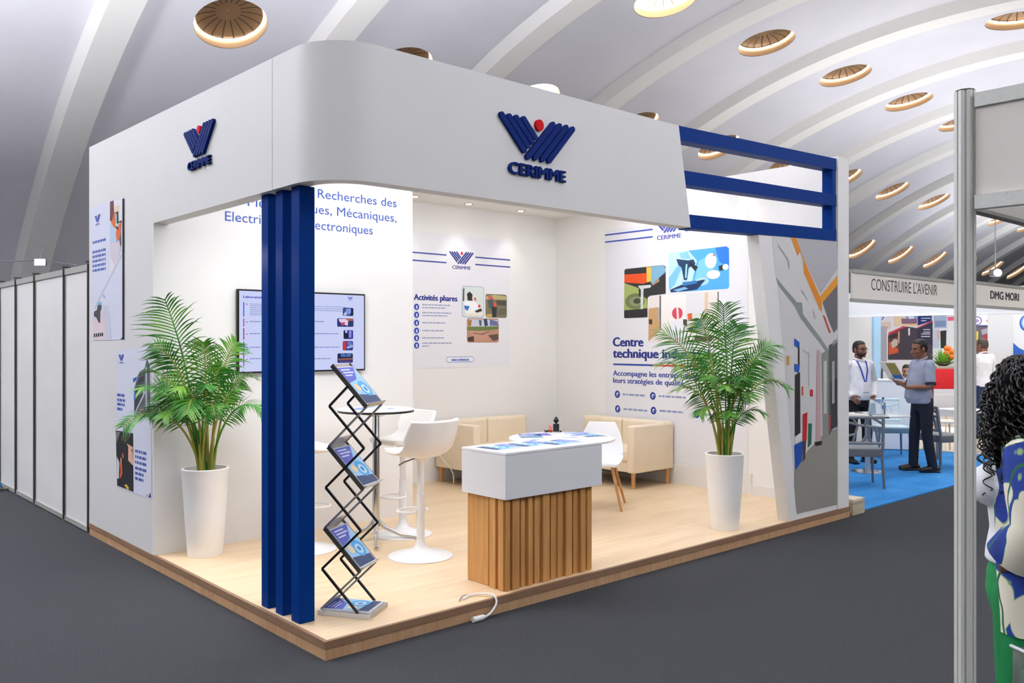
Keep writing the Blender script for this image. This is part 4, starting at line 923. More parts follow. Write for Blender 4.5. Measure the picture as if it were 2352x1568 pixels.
m = MB(); m.limb([(-0.02, 0, 0.012), (-0.045, 0, 0.006)], [0.009, 0.008]); m.limb([(-0.045, 0, 0.008), (-0.06, 0, 0.02)], [0.006, 0.003]); obj('dark_leaf', m, mat('#1d1512', 0.6), t, smooth=True)
p = shifted(1287, 988, tz + 0.0005)
t = thing('pen_stand', 'thin cream rod on a small black foot, right of the black bottle', 'pen', p, -ANG)
m = MB(); m.ball((0, 0, 0.008), 0.012, 0.012, 0.008, n=12); obj('foot', m, M_BLK, t, smooth=True)
m = MB(); m.cyl((0, 0, 0.01), (0.001, 0, 0.125), 0.0055, n=10); m.ball((0.001, 0, 0.128), 0.006, n=8); obj('rod', m, mat('#d8cdc0', 0.5), t, smooth=True)

# moulded chair
M_LEG = wood_mat('beech_leg', '#b97f45', '#cf9658', '#dcab72', 2, 0.1, 3.0, 0.45, 40, gap=False)
ch = (3.93, 1.62, PZ); fdir = Vector((-0.80, -0.60))
t = thing('side_chair', 'white moulded chair on splayed wooden legs behind the round table', 'chair', ch, math.atan2(fdir.x, -fdir.y))
prof = [(-0.235, 0.415), (-0.20, 0.45), (-0.08, 0.445), (0.06, 0.425), (0.145, 0.45), (0.185, 0.55), (0.205, 0.67), (0.235, 0.80)]
hw = [0.17, 0.215, 0.225, 0.225, 0.225, 0.22, 0.195, 0.13]; cu = [-0.01, 0.0, 0.02, 0.05, 0.08, 0.075, 0.045, 0.015]
shell_obj('shell', shell_bm(prof, hw, cu), mat('#f4f5f6', 0.35, name='white_polypropylene'), t, 0.012)
for sx in (-1, 1):
    for sy in (-1, 1):
        m = MB(); m.limb([(sx * 0.12, sy * 0.11, 0.43), (sx * 0.225, sy * 0.225, 0.006)], [0.017, 0.011], 12); obj('leg', m, M_LEG, t, smooth=True)
m = MB()
for sx in (-1, 1): m.tube([(sx * 0.13, -0.12, 0.38), (-sx * 0.19, 0.19, 0.17)], 0.004, 6); m.tube([(sx * 0.19, -0.19, 0.17), (sx * 0.13, 0.12, 0.38)], 0.004, 6)
obj('wire_brace', m, M_ALUD, t, smooth=True)

# ------------------------------------------------------------------ sofas
M_SOFA = noise_mat('beige_leatherette', [(0.3, '#e4d2b6'), (0.7, '#ebdcc2')], (3, 3, 3), 0.55, 4, 0.12, (40, 40, 40))
def sofa(name_l, loc, rz, Wd, side):
    """back along local +y, seat faces -y; origin at the floor under the back's middle"""
    t = thing('sofa', name_l, 'sofa', loc, rz, 'beige loveseats'); h = Wd / 2; D = 0.70
    m = MB(); m.box(-h + (0.10 if side < 0 else 0.01), -D + 0.02, 0.175, h - (0.10 if side > 0 else 0.01), -0.12, 0.30, 0.02); obj('frame', m, M_SOFA, t, smooth=True)
    m = MB(); m.box(-h + (0.085 if side < 0 else 0.005), -D, 0.29, h - (0.085 if side > 0 else 0.005), -0.16, 0.42, 0.035, 4); obj('seat_cushion', m, M_SOFA, t, smooth=True)
    for s0, s1 in ((-h + 0.005, -0.002), (0.002, h - 0.005)):
        m = MB(); m.box(s0, -0.19, 0.28, s1, -0.01, 0.705, 0.04, 4); obj('back_cushion', m, M_SOFA, t, smooth=True)
    for sx in (-1, 1):
        a, b2 = sorted((sx * h, sx * (h - 0.095)))
        if sx == side:
            m = MB(); m.box(a, -D, 0.172, b2, -0.005, 0.685, 0.022, 4); obj('arm', m, M_SOFA, t, smooth=True)
        for y in (-D + 0.055, -0.06):
            m = MB(); m.cyl((sx * (h - 0.05), y, 0.0), (sx * (h - 0.05), y, 0.175), 0.02, 0.024, n=16); obj('leg', m, M_LEG, t, smooth=True)
    m = MB(); m.box(-h + 0.12, -D + 0.1, 0.14, h - 0.12, -0.1, 0.176); obj('underside', m, M_ALUD, t)
    return t
sofa('beige loveseat against the right wall under the tall poster', (RX - 0.02, 2.62, PZ), -PI / 2, 1.24, 1)
sofa('beige loveseat against the back wall, half hidden by stool and counter', (4.28, BACKY - 0.02, PZ), 0.0, 1.27, -1)
m = MB(); a = Vector((3.60, 3.3, 0.45)); m.tube([(3.62, 3.86, 0.60), (3.61, 3.80, 0.45), (3.615, 3.70, 0.36), (3.63, 3.62, 0.31), (3.66, 3.58, 0.22), (3.68, 3.60, 0.13), (3.70, 3.63, 0.105)], 0.006, 8)
tag(obj('power_cable', m, mat('#e9e2d6', 0.5), smooth=True), 'thin white cable hanging down beside the sofa at the back wall', 'cable')

# ------------------------------------------------------------------ zigzag brochure rack
u = Vector((0.51, -0.86, 0)).normalized(); w = Vector((0.83, 0.557, 0)).normalized(); O = Vector((0.225, 0.445, PZ)); WD = 0.235
L, DZ = 0.245, 0.2385; z0 = 0.03
M_RB = mat('#141414', 0.35); M_RS = mat('#b9b6b2', 0.25, 0.6, name='brushed_aluminium')
rk = thing('brochure_rack', 'zigzag folding brochure rack beside the blue columns', 'brochure rack', O)
def Q(s, z, c): return u * s + w * c + UP * z
lean = 0.004
A = [(0.0 + 0.012 * k if k % 2 == 0 else L + 0.010 * k, z0 + DZ * k) for k in range(7)]
Bv = [(L * 1.0 + 0.010 * k if k % 2 == 0 else 0.0 + 0.012 * k, z0 + DZ * k) for k in range(7)]
def strip(m, p, q, c0, c1, th):     # bar from p to q in the side plane between offsets c0 and c1
    d = Vector((q[0] - p[0], q[1] - p[1])).normalized(); n = Vector((-d.y, d.x)) * th / 2
    m.hull8([Q(p[0] - n.x, p[1] - n.y, c0), Q(q[0] - n.x, q[1] - n.y, c0), Q(q[0] - n.x, q[1] - n.y, c1), Q(p[0] - n.x, p[1] - n.y, c1),
             Q(p[0] + n.x, p[1] + n.y, c0), Q(q[0] + n.x, q[1] + n.y, c0), Q(q[0] + n.x, q[1] + n.y, c1), Q(p[0] + n.x, p[1] + n.y, c1)])
for c0, c1 in ((-0.012, 0.0), (WD, WD + 0.012)):
    for i in range(6):
        if i == 5: p, q = Bv[5], ((Bv[5][0] + Bv[6][0]) / 2, (Bv[5][1] + Bv[6][1]) / 2)
        else: p, q = Bv[i], Bv[i + 1]
        m = MB(); strip(m, p, q, c0, c1, 0.013); obj('strut', m, M_RB, rk)
for i in (0, 2, 4):                 # plain links, silver
    for c0, c1 in ((0.0, 0.012), (WD - 0.012, WD)):
        m = MB(); strip(m, A[i], A[i + 1], c0, c1, 0.012); obj('link_bar', m, M_RS, rk)
    m = MB(); p = A[i]; q = A[i + 1]; strip(m, p, (p[0] + (q[0] - p[0]) * 0.22, p[1] + (q[1] - p[1]) * 0.22), 0.012, WD - 0.012, 0.003); obj('stop_plate', m, mat('#cfcbc6', 0.3, 0.3), rk)
brd = []
for i in (1, 3, 5):                 # tilted trays: high end left, low end right
    lo, hi = A[i], A[i + 1]
    d = Vector((hi[0] - lo[0], hi[1] - lo[1])); 
    m = MB(); strip(m, lo, hi, 0.0, WD, 0.012); obj('tray', m, M_RS, rk)
    for c0, c1 in ((-0.003, 0.008), (WD - 0.008, WD + 0.003)):
        m = MB(); strip(m, lo, hi, c0, c1, 0.026); obj('tray_rail', m, mat('#5f5d5b', 0.3, 0.5), rk)
    dn = d.normalized(); nn = Vector((-dn.y, dn.x)); nn = nn if nn.y > 0 else -nn
    m = MB(); strip(m, lo, (lo[0] + nn.x * 0.035, lo[1] + nn.y * 0.035), 0.0, WD, 0.004); obj('front_lip', m, M_RS, rk)
    mid = (lo[0] + d.x * 0.47 + nn.x * 0.0068, lo[1] + d.y * 0.47 + nn.y * 0.0068)
    yy = u * dn.x + UP * dn.y; zz = (u * nn.x + UP * nn.y); xx = yy.cross(zz)
    M3 = Matrix((xx, yy, zz)).transposed()
    brd.append((O + Q(mid[0], mid[1], WD / 2), M3))
m = MB(); strip(m, (-0.01, 0.012), (0.325, 0.012), -0.012, WD + 0.012, 0.022); obj('base_tray', m, M_RS, rk)
m = MB(); strip(m, (-0.012, 0.014), (0.327, 0.014), -0.016, -0.012, 0.026); strip(m, (-0.012, 0.014), (0.327, 0.014), WD + 0.012, WD + 0.016, 0.026); obj('base_rim', m, mat('#e2dfdb', 0.4), rk)
for (p, M3), l in zip(brd, ('lowest of the three tilted trays of the rack', 'middle tilted tray of the rack', 'topmost tilted tray of the rack')):
    brochure(p, 0, 'blue brochure resting in the ' + l, 'brochures in the rack', 0.29, 0.205, M=M3, th=0.006)
xx = w * 1.0; yy = -u; M3 = Matrix((xx, yy, UP)).transposed()
brochure(O + Q(0.155, 0.0236, WD / 2), 0, 'blue brochure lying flat in the base tray of the rack', 'brochures in the rack', 0.297, 0.21, M=M3, th=0.012)

# white cable with inline socket over the platform edge
m = MB(); pts = [at_z(1085, 1368, PZ + 0.008), at_z(1105, 1362, PZ + 0.012), at_z(1122, 1359, PZ + 0.02), Vector((1.13, 0.06, PZ + 0.03))]
P0 = at_y(1140, 1368, 0.0)
pts = [Vector((1.02, 0.10, PZ + 0.008)), Vector((1.08, 0.13, PZ + 0.010)), Vector((1.15, 0.11, PZ + 0.014)), Vector((1.185, 0.05, PZ + 0.018)), Vector((1.19, 0.0, PZ + 0.012)), Vector((1.185, -0.022, PZ - 0.02)), Vector((1.15, -0.03, 0.045)), Vector((1.10, -0.035, 0.02)), Vector((1.06, -0.035, 0.018))]
def smooth(pts, k=4):
    out = []
    for i in range(len(pts) - 1):
        p0 = pts[max(i - 1, 0)]; p1 = pts[i]; p2 = pts[i + 1]; p3 = pts[min(i + 2, len(pts) - 1)]
        for j in range(k):
            f = j / k; out.append(0.5 * (2 * p1 + (p2 - p0) * f + (2 * p0 - 5 * p1 + 4 * p2 - p3) * f * f + (3 * p1 - p0 - 3 * p2 + p3) * f ** 3))
    return out + [pts[-1]]
t = thing('power_cable', 'white cable with inline plug draped over the platform edge by the counter', 'cable', (1.1, 0, 0))
m = MB(); m.tube(smooth(pts, 5), 0.007, 8); obj('cord', m, mat('#eeece8', 0.45), t, smooth=True, world=True)
m = MB(); m.cyl((1.065, -0.035, 0.018), (0.985, -0.035, 0.018), 0.017, n=16); m.cyl((1.085, -0.035, 0.018), (1.065, -0.035, 0.018), 0.009, 0.015, n=16); obj('plug', m, mat('#f1efec', 0.4), t, smooth=True, world=True)
m = MB(); m.tube(smooth([Vector((0.98, 0.09, PZ + 0.006)), Vector((1.05, 0.15, PZ + 0.008)), Vector((1.12, 0.14, PZ + 0.01))], 4), 0.0035, 6); obj('loose_wire', m, mat('#8d8a86', 0.5), t, smooth=True, world=True)
# ------------------------------------------------------------------ palms in tall white pots
M_POT = mat('#f8f7f4', 0.45, name='white_pot_plastic')
M_LEAF = noise_mat('palm_leaf', [(0.3, '#1f5c18'), (0.5, '#3a8424'), (0.7, '#76aa3c')], (6, 6, 6), 0.4, 3)
M_STALK = noise_mat('palm_stalk', [(0.3, '#8a8a34'), (0.55, '#a9a040'), (0.75, '#5f8a34')], (9, 9, 3), 0.5, 3)
M_SOIL = noise_mat('potting_soil', [(0.3, '#3a2c20'), (0.7, '#5a4632')], (40, 40, 40), 0.95, 3)
def palm(label, potlabel, base, rb, rt, H, fronds, seed):
    """fronds: (tip offset right, up, toward depth, rise of the mid point, leaflet length)"""
    R = random.Random(seed)
    pot = thing('plant_pot', potlabel, 'plant pot', base, 0, 'tall tapered white pots')
    m = MB(); m.lathe([(rb, 0), (rb + 0.004, 0.01), (rb + (rt - rb) * 0.55, H * 0.5), (rt - 0.004, H - 0.02), (rt, H - 0.006), (rt - 0.006, H), (rt - 0.018, H - 0.002), (rt - 0.022, H - 0.06), (rt - 0.03, H - 0.10)], n=56)
    obj('pot', m, M_POT, pot, smooth=True, angle=60)
    m = MB(); m.cyl((0, 0, H - 0.055), (0, 0, H - 0.045), rt - 0.024, n=40); obj('soil', m, M_SOIL, pot)
    t = thing('palm', label, 'palm', (base[0], base[1], base[2] + H - 0.05), 0, 'potted palms')
    for i, (dx, dz, dd, mid, ll) in enumerate(fronds):
        tip = RGT * dx + FWD * dd + UP * (dz + 0.05)
        hor = Vector((tip.x, tip.y, 0)); a0 = R.uniform(0, 2 * PI); r0 = R.uniform(0.01, 0.045)
        b0 = Vector((math.cos(a0) * r0, math.sin(a0) * r0, 0)) + hor * 0.06
        c1 = b0 + hor * 0.16 + UP * (mid * 0.72); c2 = hor * 0.62 + UP * mid
        twist = Vector((R.uniform(-0.25, 0.25), R.uniform(-0.25, 0.25), 0))
        def bz(s):
            q = 1 - s; return b0 * q ** 3 + c1 * 3 * q * q * s + c2 * 3 * q * s * s + tip * s ** 3
        N = 30; P = [bz(k / N) for k in range(N + 1)]
        m = MB(); m.m(0); m.tube(P, [0.0085 * (1 - 0.8 * k / N) + 0.0015 for k in range(N + 1)], 6)
        stk = obj('stalk', m, M_STALK if i % 3 else M_LEAF, t, smooth=True)
        m = MB(); s0 = 0.36; NL = 25
        for k in range(NL):
            s = s0 + (1 - s0) * (k + 0.5) / NL; p = bz(s); tg = (bz(min(s + 0.02, 1)) - bz(max(s - 0.02, 0))).normalized()
            av = abs(tg.z); side = tg.cross(UP * (1.05 - av) - FWD * (av ** 2 * 1.2) + twist)
            side.normalize(); nrm = side.cross(tg).normalized()
            env = math.sin(PI * (0.12 + 0.80 * (k + 0.5) / NL)) ** 0.7
            for sg in (-1, 1):
                LL = (1.18 if mid < 1.0 * dz and ll > 0.19 else 0.9) * ll * env * R.uniform(0.85, 1.12); fw = 0.5 + 0.6 * (k / NL)
                d = (side * sg + tg * fw + nrm * R.uniform(0.12, 0.4)).normalized(); wd = 0.0068 * R.uniform(0.85, 1.15); prev = None; g = R.uniform(0.2, 0.5)
                wv = d.cross(nrm).normalized()
                for j in range(6):
                    f = j / 5; q = p + d * (LL * f) - UP * (LL * g * f * f); wj = wd * (0.45 + 1.3 * f if f < 0.4 else 0.97 * (1 - f) ** 0.75 * 1.38 + 0.02)
                    cur = m.verts([q + wv * wj, q + nrm * (wj * 0.35), q - wv * wj])
                    if prev: m._f([prev[0], cur[0], cur[1], prev[1]]); m._f([prev[1], cur[1], cur[2], prev[2]])
                    prev = cur
        obj('frond', m, M_LEAF, stk, smooth=True, angle=80)
    # bare canes low down
    for k in range(7):
        a = 2 * PI * k / 7 + R.random(); b0 = Vector((math.cos(a), math.sin(a), 0)) * 0.05; e = b0 * R.uniform(0.9, 1.7) + UP * R.uniform(0.22, 0.36)
        m = MB(); m.tube([b0, (b0 + e) / 2 + b0 * 0.05, e], [0.011, 0.010, 0.007], 8); obj('cane', m, M_STALK, t, smooth=True)
k1 = 6.6 / FPX      # metres per pixel at the left plant
def F(rows, k, cx, cy): return [((x - cx) * k, (cy - y) * k, dd, (cy - y) * k * up if up > 0 else -up, ll) for x, y, dd, up, ll in rows]
L1 = F([(372, 702, -0.10, 0.80, 0.28), (345, 805, -0.16, 1.05, 0.2), (522, 800, 0.02, 0.95, 0.2), (594, 955, -0.08, -0.62, 0.2), (560, 880, 0.02, 1.18, 0.19),
        (306, 985, -0.30, -0.60, 0.2), (335, 905, -0.26, 1.25, 0.2), (452, 955, -0.36, -0.72, 0.22), (505, 960, -0.28, -0.64, 0.2), (395, 965, -0.32, -0.62, 0.2), (535, 905, 0.0, -0.66, 0.18), (345, 865, -0.22, 1.1, 0.2),
        (375, 925, -0.3, -0.66, 0.2), (490, 855, 0.0, 1.02, 0.2), (425, 905, -0.3, -0.74, 0.2), (480, 900, -0.24, -0.76, 0.2), (350, 960, -0.2, -0.66, 0.18), (455, 800, -0.05, 0.95, 0.2)], k1, 453, 1085)
palm('bushy green palm in the left white pot beside the screen wall', 'tall tapered white pot at the left holding the palm nearest the poster wall', (0.30, 2.30, PZ), 0.122, 0.172, 0.655, L1, 11)
k2 = 7.5 / FPX
L2 = F([(1662, 712, 0.05, 0.86, 0.27), (1600, 745, -0.1, 0.9, 0.25), (1515, 775, 0.05, 0.98, 0.25), (1700, 760, 0.12, 0.95, 0.22), (1506, 850, -0.05, 1.18, 0.25), (1545, 905, -0.2, -0.68, 0.23), (1788, 808, 0.0, 1.12, 0.2),
        (1802, 905, -0.05, -0.80, 0.2), (1765, 870, 0.1, 1.2, 0.2), (1640, 900, -0.35, -0.72, 0.2), (1700, 920, -0.3, -0.68, 0.2), (1590, 960, -0.25, -0.55, 0.18), (1738, 960, -0.15, -0.5, 0.18), (1620, 830, 0.2, 1.02, 0.22), (1725, 830, -0.2, 1.05, 0.22),
        (1560, 830, 0.2, 1.12, 0.22), (1655, 960, -0.3, -0.5, 0.18), (1610, 880, -0.25, -0.8, 0.2), (1680, 880, -0.3, -0.8, 0.2)], k2, 1662, 1052)
palm('bushy green palm in the right white pot in front of the tall poster', 'tall tapered white pot standing left of the slanted panel', (3.99, 0.235, PZ), 0.115, 0.165, 0.645, L2, 23)
# ------------------------------------------------------------------ people
def remeshed(name, mb, m, parent, vox, smooth_it=3, mat2=None, fac=0.5):
    """overlapping closed shapes fused into one continuous skin"""
    tmp = bpy.data.meshes.new('tmp'); bmesh.ops.recalc_face_normals(mb.bm, faces=mb.bm.faces); mb.bm.to_mesh(tmp); mb.bm.free()
    o = bpy.data.objects.new('tmp', tmp); COL.objects.link(o)
    r = o.modifiers.new('fuse', 'REMESH'); r.mode = 'VOXEL'; r.voxel_size = vox; r.use_smooth_shade = True
    if smooth_it:
        s = o.modifiers.new('relax', 'SMOOTH'); s.iterations = smooth_it; s.factor = fac
    bpy.context.view_layer.update()
    me = bpy.data.meshes.new_from_object(o.evaluated_get(bpy.context.evaluated_depsgraph_get()))
    bpy.data.objects.remove(o); bpy.data.meshes.remove(tmp)
    me.name = name; me.materials.clear(); me.materials.append(m)
    for p in me.polygons: p.use_smooth = True; p.material_index = 0
    ob = bpy.data.objects.new(name, me); COL.objects.link(ob)
    if parent is not None: ob.parent = parent
    return ob
V3 = Vector
M_SHOE = mat('#17110f', 0.3); M_HAIR = mat('#0c0908', 0.45)
def hand(m, wrist, fwd, palmn, side, k=1.0, curl=0.5, thumb=0.5):
    """palm and five bent fingers; fwd: wrist to knuckles, palmn: way the palm looks, side: towards the thumb"""
    fwd = fwd.normalized(); palmn = (palmn - fwd * palmn.dot(fwd)).normalized(); side = palmn.cross(fwd) * (1 if palmn.cross(fwd).dot(side) > 0 else -1)
    W = wrist
    for s in (-0.026, -0.009, 0.009, 0.026): m.limb([W + side * s * 0.7 * k, W + (fwd * 0.088 + side * s) * k], [0.016 * k, 0.0125 * k], 10)
    for s, L in ((-0.031, 0.062), (-0.011, 0.078), (0.010, 0.084), (0.030, 0.072)):
        p = W + (fwd * 0.088 + side * s) * k; d = fwd; pts = [p]; seg = (0.45, 0.31, 0.24)
        for i, f in enumerate(seg):
            a = curl * (0.55, 0.75, 0.5)[i]; d = (d * math.cos(a) + palmn * math.sin(a)).normalized(); pts.append(pts[-1] + d * L * f * k)
        m.limb(pts, [0.0098 * k, 0.0092 * k, 0.0085 * k, 0.0075 * k], 10)
    p = W + (fwd * 0.022 + side * 0.026) * k; d1 = (side * 0.75 + fwd * 0.65 + palmn * 0.25 * thumb).normalized(); d2 = (side * 0.3 + fwd * 0.85 + palmn * 0.5 * thumb).normalized()
    m.limb([p, p + d1 * 0.042 * k, p + d1 * 0.042 * k + d2 * 0.032 * k, p + d1 * 0.042 * k + d2 * 0.056 * k], [0.0155 * k, 0.0125 * k, 0.0105 * k, 0.008 * k], 10)

def head(m, T):
    """skull, face and ears as shapes to be fused; T carries head coordinates (front is -y, chin at z 0) to the body"""
    rings = [(-0.052, 0.002, 0.020, 0.024), (-0.042, 0.012, 0.040, 0.046), (-0.022, 0.04, 0.054, 0.070), (-0.008, 0.075, 0.066, 0.086), (0.0, 0.11, 0.072, 0.094), (0.002, 0.15, 0.075, 0.097), (0.004, 0.185, 0.068, 0.089), (0.005, 0.21, 0.05, 0.068), (0.006, 0.224, 0.022, 0.03)]
    t = MB(); t.loft([(0, y, z, rx, ry) for y, z, rx, ry in rings], 28)
    t.limb([(0, -0.094, 0.115), (0, -0.108, 0.085), (0, -0.117, 0.068)], [0.009, 0.012, 0.0145], 12)
    for s in (-1, 1):
        t.ball((s * 0.012, -0.104, 0.066), 0.010, 0.012, 0.009, 12)
        t.ball((s * 0.075, 0.012, 0.095), 0.010, 0.020, 0.032, 14)
        t.limb([(s * 0.010, -0.092, 0.126), (s * 0.034, -0.088, 0.131), (s * 0.055, -0.070, 0.124)], [0.008, 0.009, 0.008], 10)
        t.ball((s * 0.045, -0.066, 0.078), 0.024, 0.02, 0.02, 12)
    t.ball((0, -0.096, 0.040), 0.023, 0.010, 0.006, 12); t.ball((0, -0.094, 0.030), 0.020, 0.010, 0.007, 12); t.ball((0, -0.086, 0.008), 0.022, 0.016, 0.016, 12)
    m.merge(t.bm, T)
def face_details(t, T, skin_dark, beard=None, glasses=False):
    e = MB()
    for s in (-1, 1): e.ball(T @ V3((s * 0.031, -0.081, 0.109)), 0.0125, 0.0125, 0.0085, 12)
    obj('eyes', e, mat('#1c1411', 0.2), t, smooth=True)
    e = MB()
    for s in (-1, 1): e.limb([T @ V3((s * 0.013, -0.099, 0.128)), T @ V3((s * 0.035, -0.096, 0.134)), T @ V3((s * 0.053, -0.079, 0.128))], [0.004, 0.005, 0.003], 8)
    obj('eyebrows', e, M_HAIR, t, smooth=True)
    e = MB(); e.limb([T @ V3((-0.02, -0.1015, 0.036)), T @ V3((0, -0.107, 0.037)), T @ V3((0.02, -0.1015, 0.036))], [0.003, 0.0045, 0.003], 8); obj('mouth', e, mat(skin_dark, 0.5), t, smooth=True)
    if beard:
        e = MB(); q = MB(); q.loft([(0, y, z, rx, ry) for y, z, rx, ry in [(-0.052, -0.004, 0.022, 0.026), (-0.044, 0.008, 0.043, 0.050), (-0.026, 0.034, 0.0565, 0.0735), (-0.02, 0.05, 0.0605, 0.0765)]], 28)
        for s in (-1, 1): q.limb([(s * 0.060, -0.025, 0.045), (s * 0.069, -0.008, 0.10)], [0.010, 0.007], 10)
        q.limb([(-0.026, -0.096, 0.046), (0, -0.104, 0.051), (0.026, -0.096, 0.046)], [0.005, 0.006, 0.005], 10)
        e.merge(q.bm, T); remeshed('beard', e, mat(beard, 0.8), t, 0.007, 2)
    if glasses:
        e = MB()
        for s in (-1, 1):
            e.tube([T @ V3((s * 0.033 + 0.024 * math.cos(2 * PI * i / 16), -0.104, 0.109 + 0.017 * math.sin(2 * PI * i / 16))) for i in range(16)], 0.002, 6, closed=True)
            e.tube([T @ V3((s * 0.057, -0.102, 0.113)), T @ V3((s * 0.079, -0.06, 0.115)), T @ V3((s * 0.082, 0.01, 0.11))], 0.002, 6)
        e.tube([T @ V3((-0.01, -0.105, 0.112)), T @ V3((0.01, -0.105, 0.112))], 0.002, 6); obj('glasses', e, mat('#151515', 0.3), t, smooth=True)
def short_hair(t, T, m_h, vox=0.007):
    e = MB(); q = MB()
    q.loft([(0, y, z, rx, ry) for y, z, rx, ry in [(0.045, 0.06, 0.058, 0.052), (0.034, 0.10, 0.074, 0.072), (0.022, 0.14, 0.0785, 0.084), (0.012, 0.17, 0.078, 0.090), (0.006, 0.195, 0.070, 0.092), (0.004, 0.222, 0.05, 0.068), (0.004, 0.236, 0.02, 0.03)]], 28)
    for s in (-1, 1): q.limb([(s * 0.071, -0.02, 0.10), (s * 0.073, -0.02, 0.15)], [0.008, 0.012], 10)
    e.merge(q.bm, T); return remeshed('hair', e, m_h, t, vox, 2)

def standing(name_l, loc, face, H, skin, skin_d, shirt_m, trouser_m, arms, sleeve='long', head_yaw=0.0, head_tilt=0.0, belly=0.0, hair_m=M_HAIR, beard=None, glasses=False, vox=0.009, stance=0.10, step=0.0, legs=True, cuff_m=None):
    """arms: two of (elbow, wrist, hand forward, palm normal, thumb side, curl) in local coordinates, first on +x (the person's left)"""
    k = H / 1.75; t = thing('person', name_l, 'person', loc, math.atan2(face[0], -face[1]))
    Z = lambda v: V3(v) * k
    T = Matrix.Translation(Z((0, -0.02, 1.515))) @ Matrix.Rotation(head_yaw, 4, 'Z') @ Matrix.Rotation(head_tilt, 4, 'X') @ Matrix.Scale(k, 4)
    S_ = [Z((0.175, 0.0, 1.42)), Z((-0.175, 0.0, 1.42))]
    M_SK = mat(skin, 0.5)
    b_ = MB(); head(b_, T); b_.limb([Z((0, 0.02, 1.38)), Z((0, 0.005, 1.55))], [0.056 * k, 0.053 * k], 18)
    b_.loft([(0, 0, z * k, rx * k, ry * k) for z, rx, ry in [(0.84, .13, .09), (0.95, .145, .10), (1.05, .125, .09), (1.2, .13, .095), (1.34, .15, .095), (1.42, .13, .075), (1.46, .06, .05)]], 24)
    for sh, (el, wr, hf, pn, sd, cu) in zip(S_, arms):
        el, wr = Z(el), Z(wr); b_.limb([sh, el], [0.045 * k, 0.038 * k]); b_.limb([el, wr], [0.038 * k, 0.026 * k]); hand(b_, wr, V3(hf), V3(pn), V3(sd), k, cu)
    fx = []
    for s in (1, -1):
        hp = Z((s * 0.09, 0, 0.90)); kn = Z((s * (0.09 + stance * 0.3), -0.02 + s * step * 0.4, 0.48)); an = Z((s * (0.085 + stance * 0.5), 0.01 + s * step, 0.09)); fx.append((hp, kn, an))
        b_.limb([hp, kn, an], [0.07 * k, 0.045 * k, 0.034 * k]); b_.limb([an + Z((0, 0.03, -0.045)), an + Z((s * 0.02, -0.13, -0.06))], [0.03 * k, 0.022 * k])
    remeshed('body', b_, M_SK, t, vox * 0.75, 2)
    c = MB()
    c.loft([(0, cy * k, z * k, rx * k, ry * k) for z, rx, ry, cy in [(0.90, .175, .128 + belly * .5, -belly * .5), (0.98, .172, .126 + belly, -belly), (1.08, .160, .116 + belly, -belly), (1.2, .165, .120 + belly * .6, -belly * .6), (1.32, .182, .125, 0), (1.39, .186, .108, 0), (1.435, .15, .085, 0.005), (1.475, .072, .066, 0.008)]], 32)
    for sh, (el, wr, *_r) in zip(S_, arms):
        el, wr = Z(el), Z(wr)
        if sleeve == 'long': c.limb([sh + Z((0, 0, -0.01)), el], [0.068 * k, 0.054 * k]); c.limb([el, el.lerp(wr, 0.93)], [0.054 * k, 0.040 * k])
        else: c.limb([sh + Z((0, 0, -0.01)), sh.lerp(el, 0.78)], [0.068 * k, 0.066 * k])
    sh_o = remeshed('shirt', c, shirt_m, t, vox, 2)
    c = MB(); c.tube([T @ V3((0.060 * math.cos(a), 0.012 + 0.062 * math.sin(a), -0.028 + 0.02 * math.sin(a))) for a in [2 * PI * i / 20 for i in range(20)]], 0.014 * k, 8, closed=True); obj('collar', c, shirt_m, sh_o, smooth=True)
    if sleeve == 'short' and cuff_m:
        for sh, (el, wr, *_r) in zip(S_, arms):
            el = Z(el); d = (el - sh).normalized(); p = sh.lerp(el, 0.86); c = MB(); c.cyl(p - d * 0.012 * k, p + d * 0.018 * k, 0.068 * k, n=20); obj('cuff', c, cuff_m, sh_o, smooth=True)
    if legs:
        c = MB(); c.loft([(0, 0, z * k, rx * k, ry * k) for z, rx, ry in [(0.80, .155, .112), (0.86, .168, .122), (0.93, .166, .122), (0.985, .158, .116)]], 28)
        for hp, kn, an in fx: c.limb([hp + Z((0, 0, -0.02)), kn, an + Z((0, 0, -0.01))], [0.092 * k, 0.068 * k, 0.060 * k])
        remeshed('trousers', c, trouser_m, t, vox, 2)
        c = MB(); c.tube([((0.166 if belly < 0.03 else 0.14) * k * math.cos(a), ((0.122 if belly < 0.03 else 0.09) * k) * math.sin(a), 0.965 * k) for a in [2 * PI * i / 28 for i in range(28)]], 0.012 * k, 8, closed=True); obj('belt', c, mat('#14100e', 0.4), t, smooth=True)
        for s, (hp, kn, an) in zip((1, -1), fx):
            c = MB(); a = an.copy(); a.z = 0
            c.limb([a + Z((0, 0.05, 0.045)), a + Z((s * 0.006, -0.06, 0.045)), a + Z((s * 0.022, -0.16, 0.034))], [0.044 * k, 0.046 * k, 0.034 * k]); c.box(a.x - 0.042 * k, a.y - 0.17 * k, 0.0, a.x + 0.05 * k, a.y + 0.09 * k, 0.022, 0.008)
            o = remeshed('shoe', c, M_SHOE, t, vox * 0.8, 2)
    face_details(t, T, skin_d, beard, glasses)
    if hair_m: short_hair(t, T, hair_m)
    return t, T, k

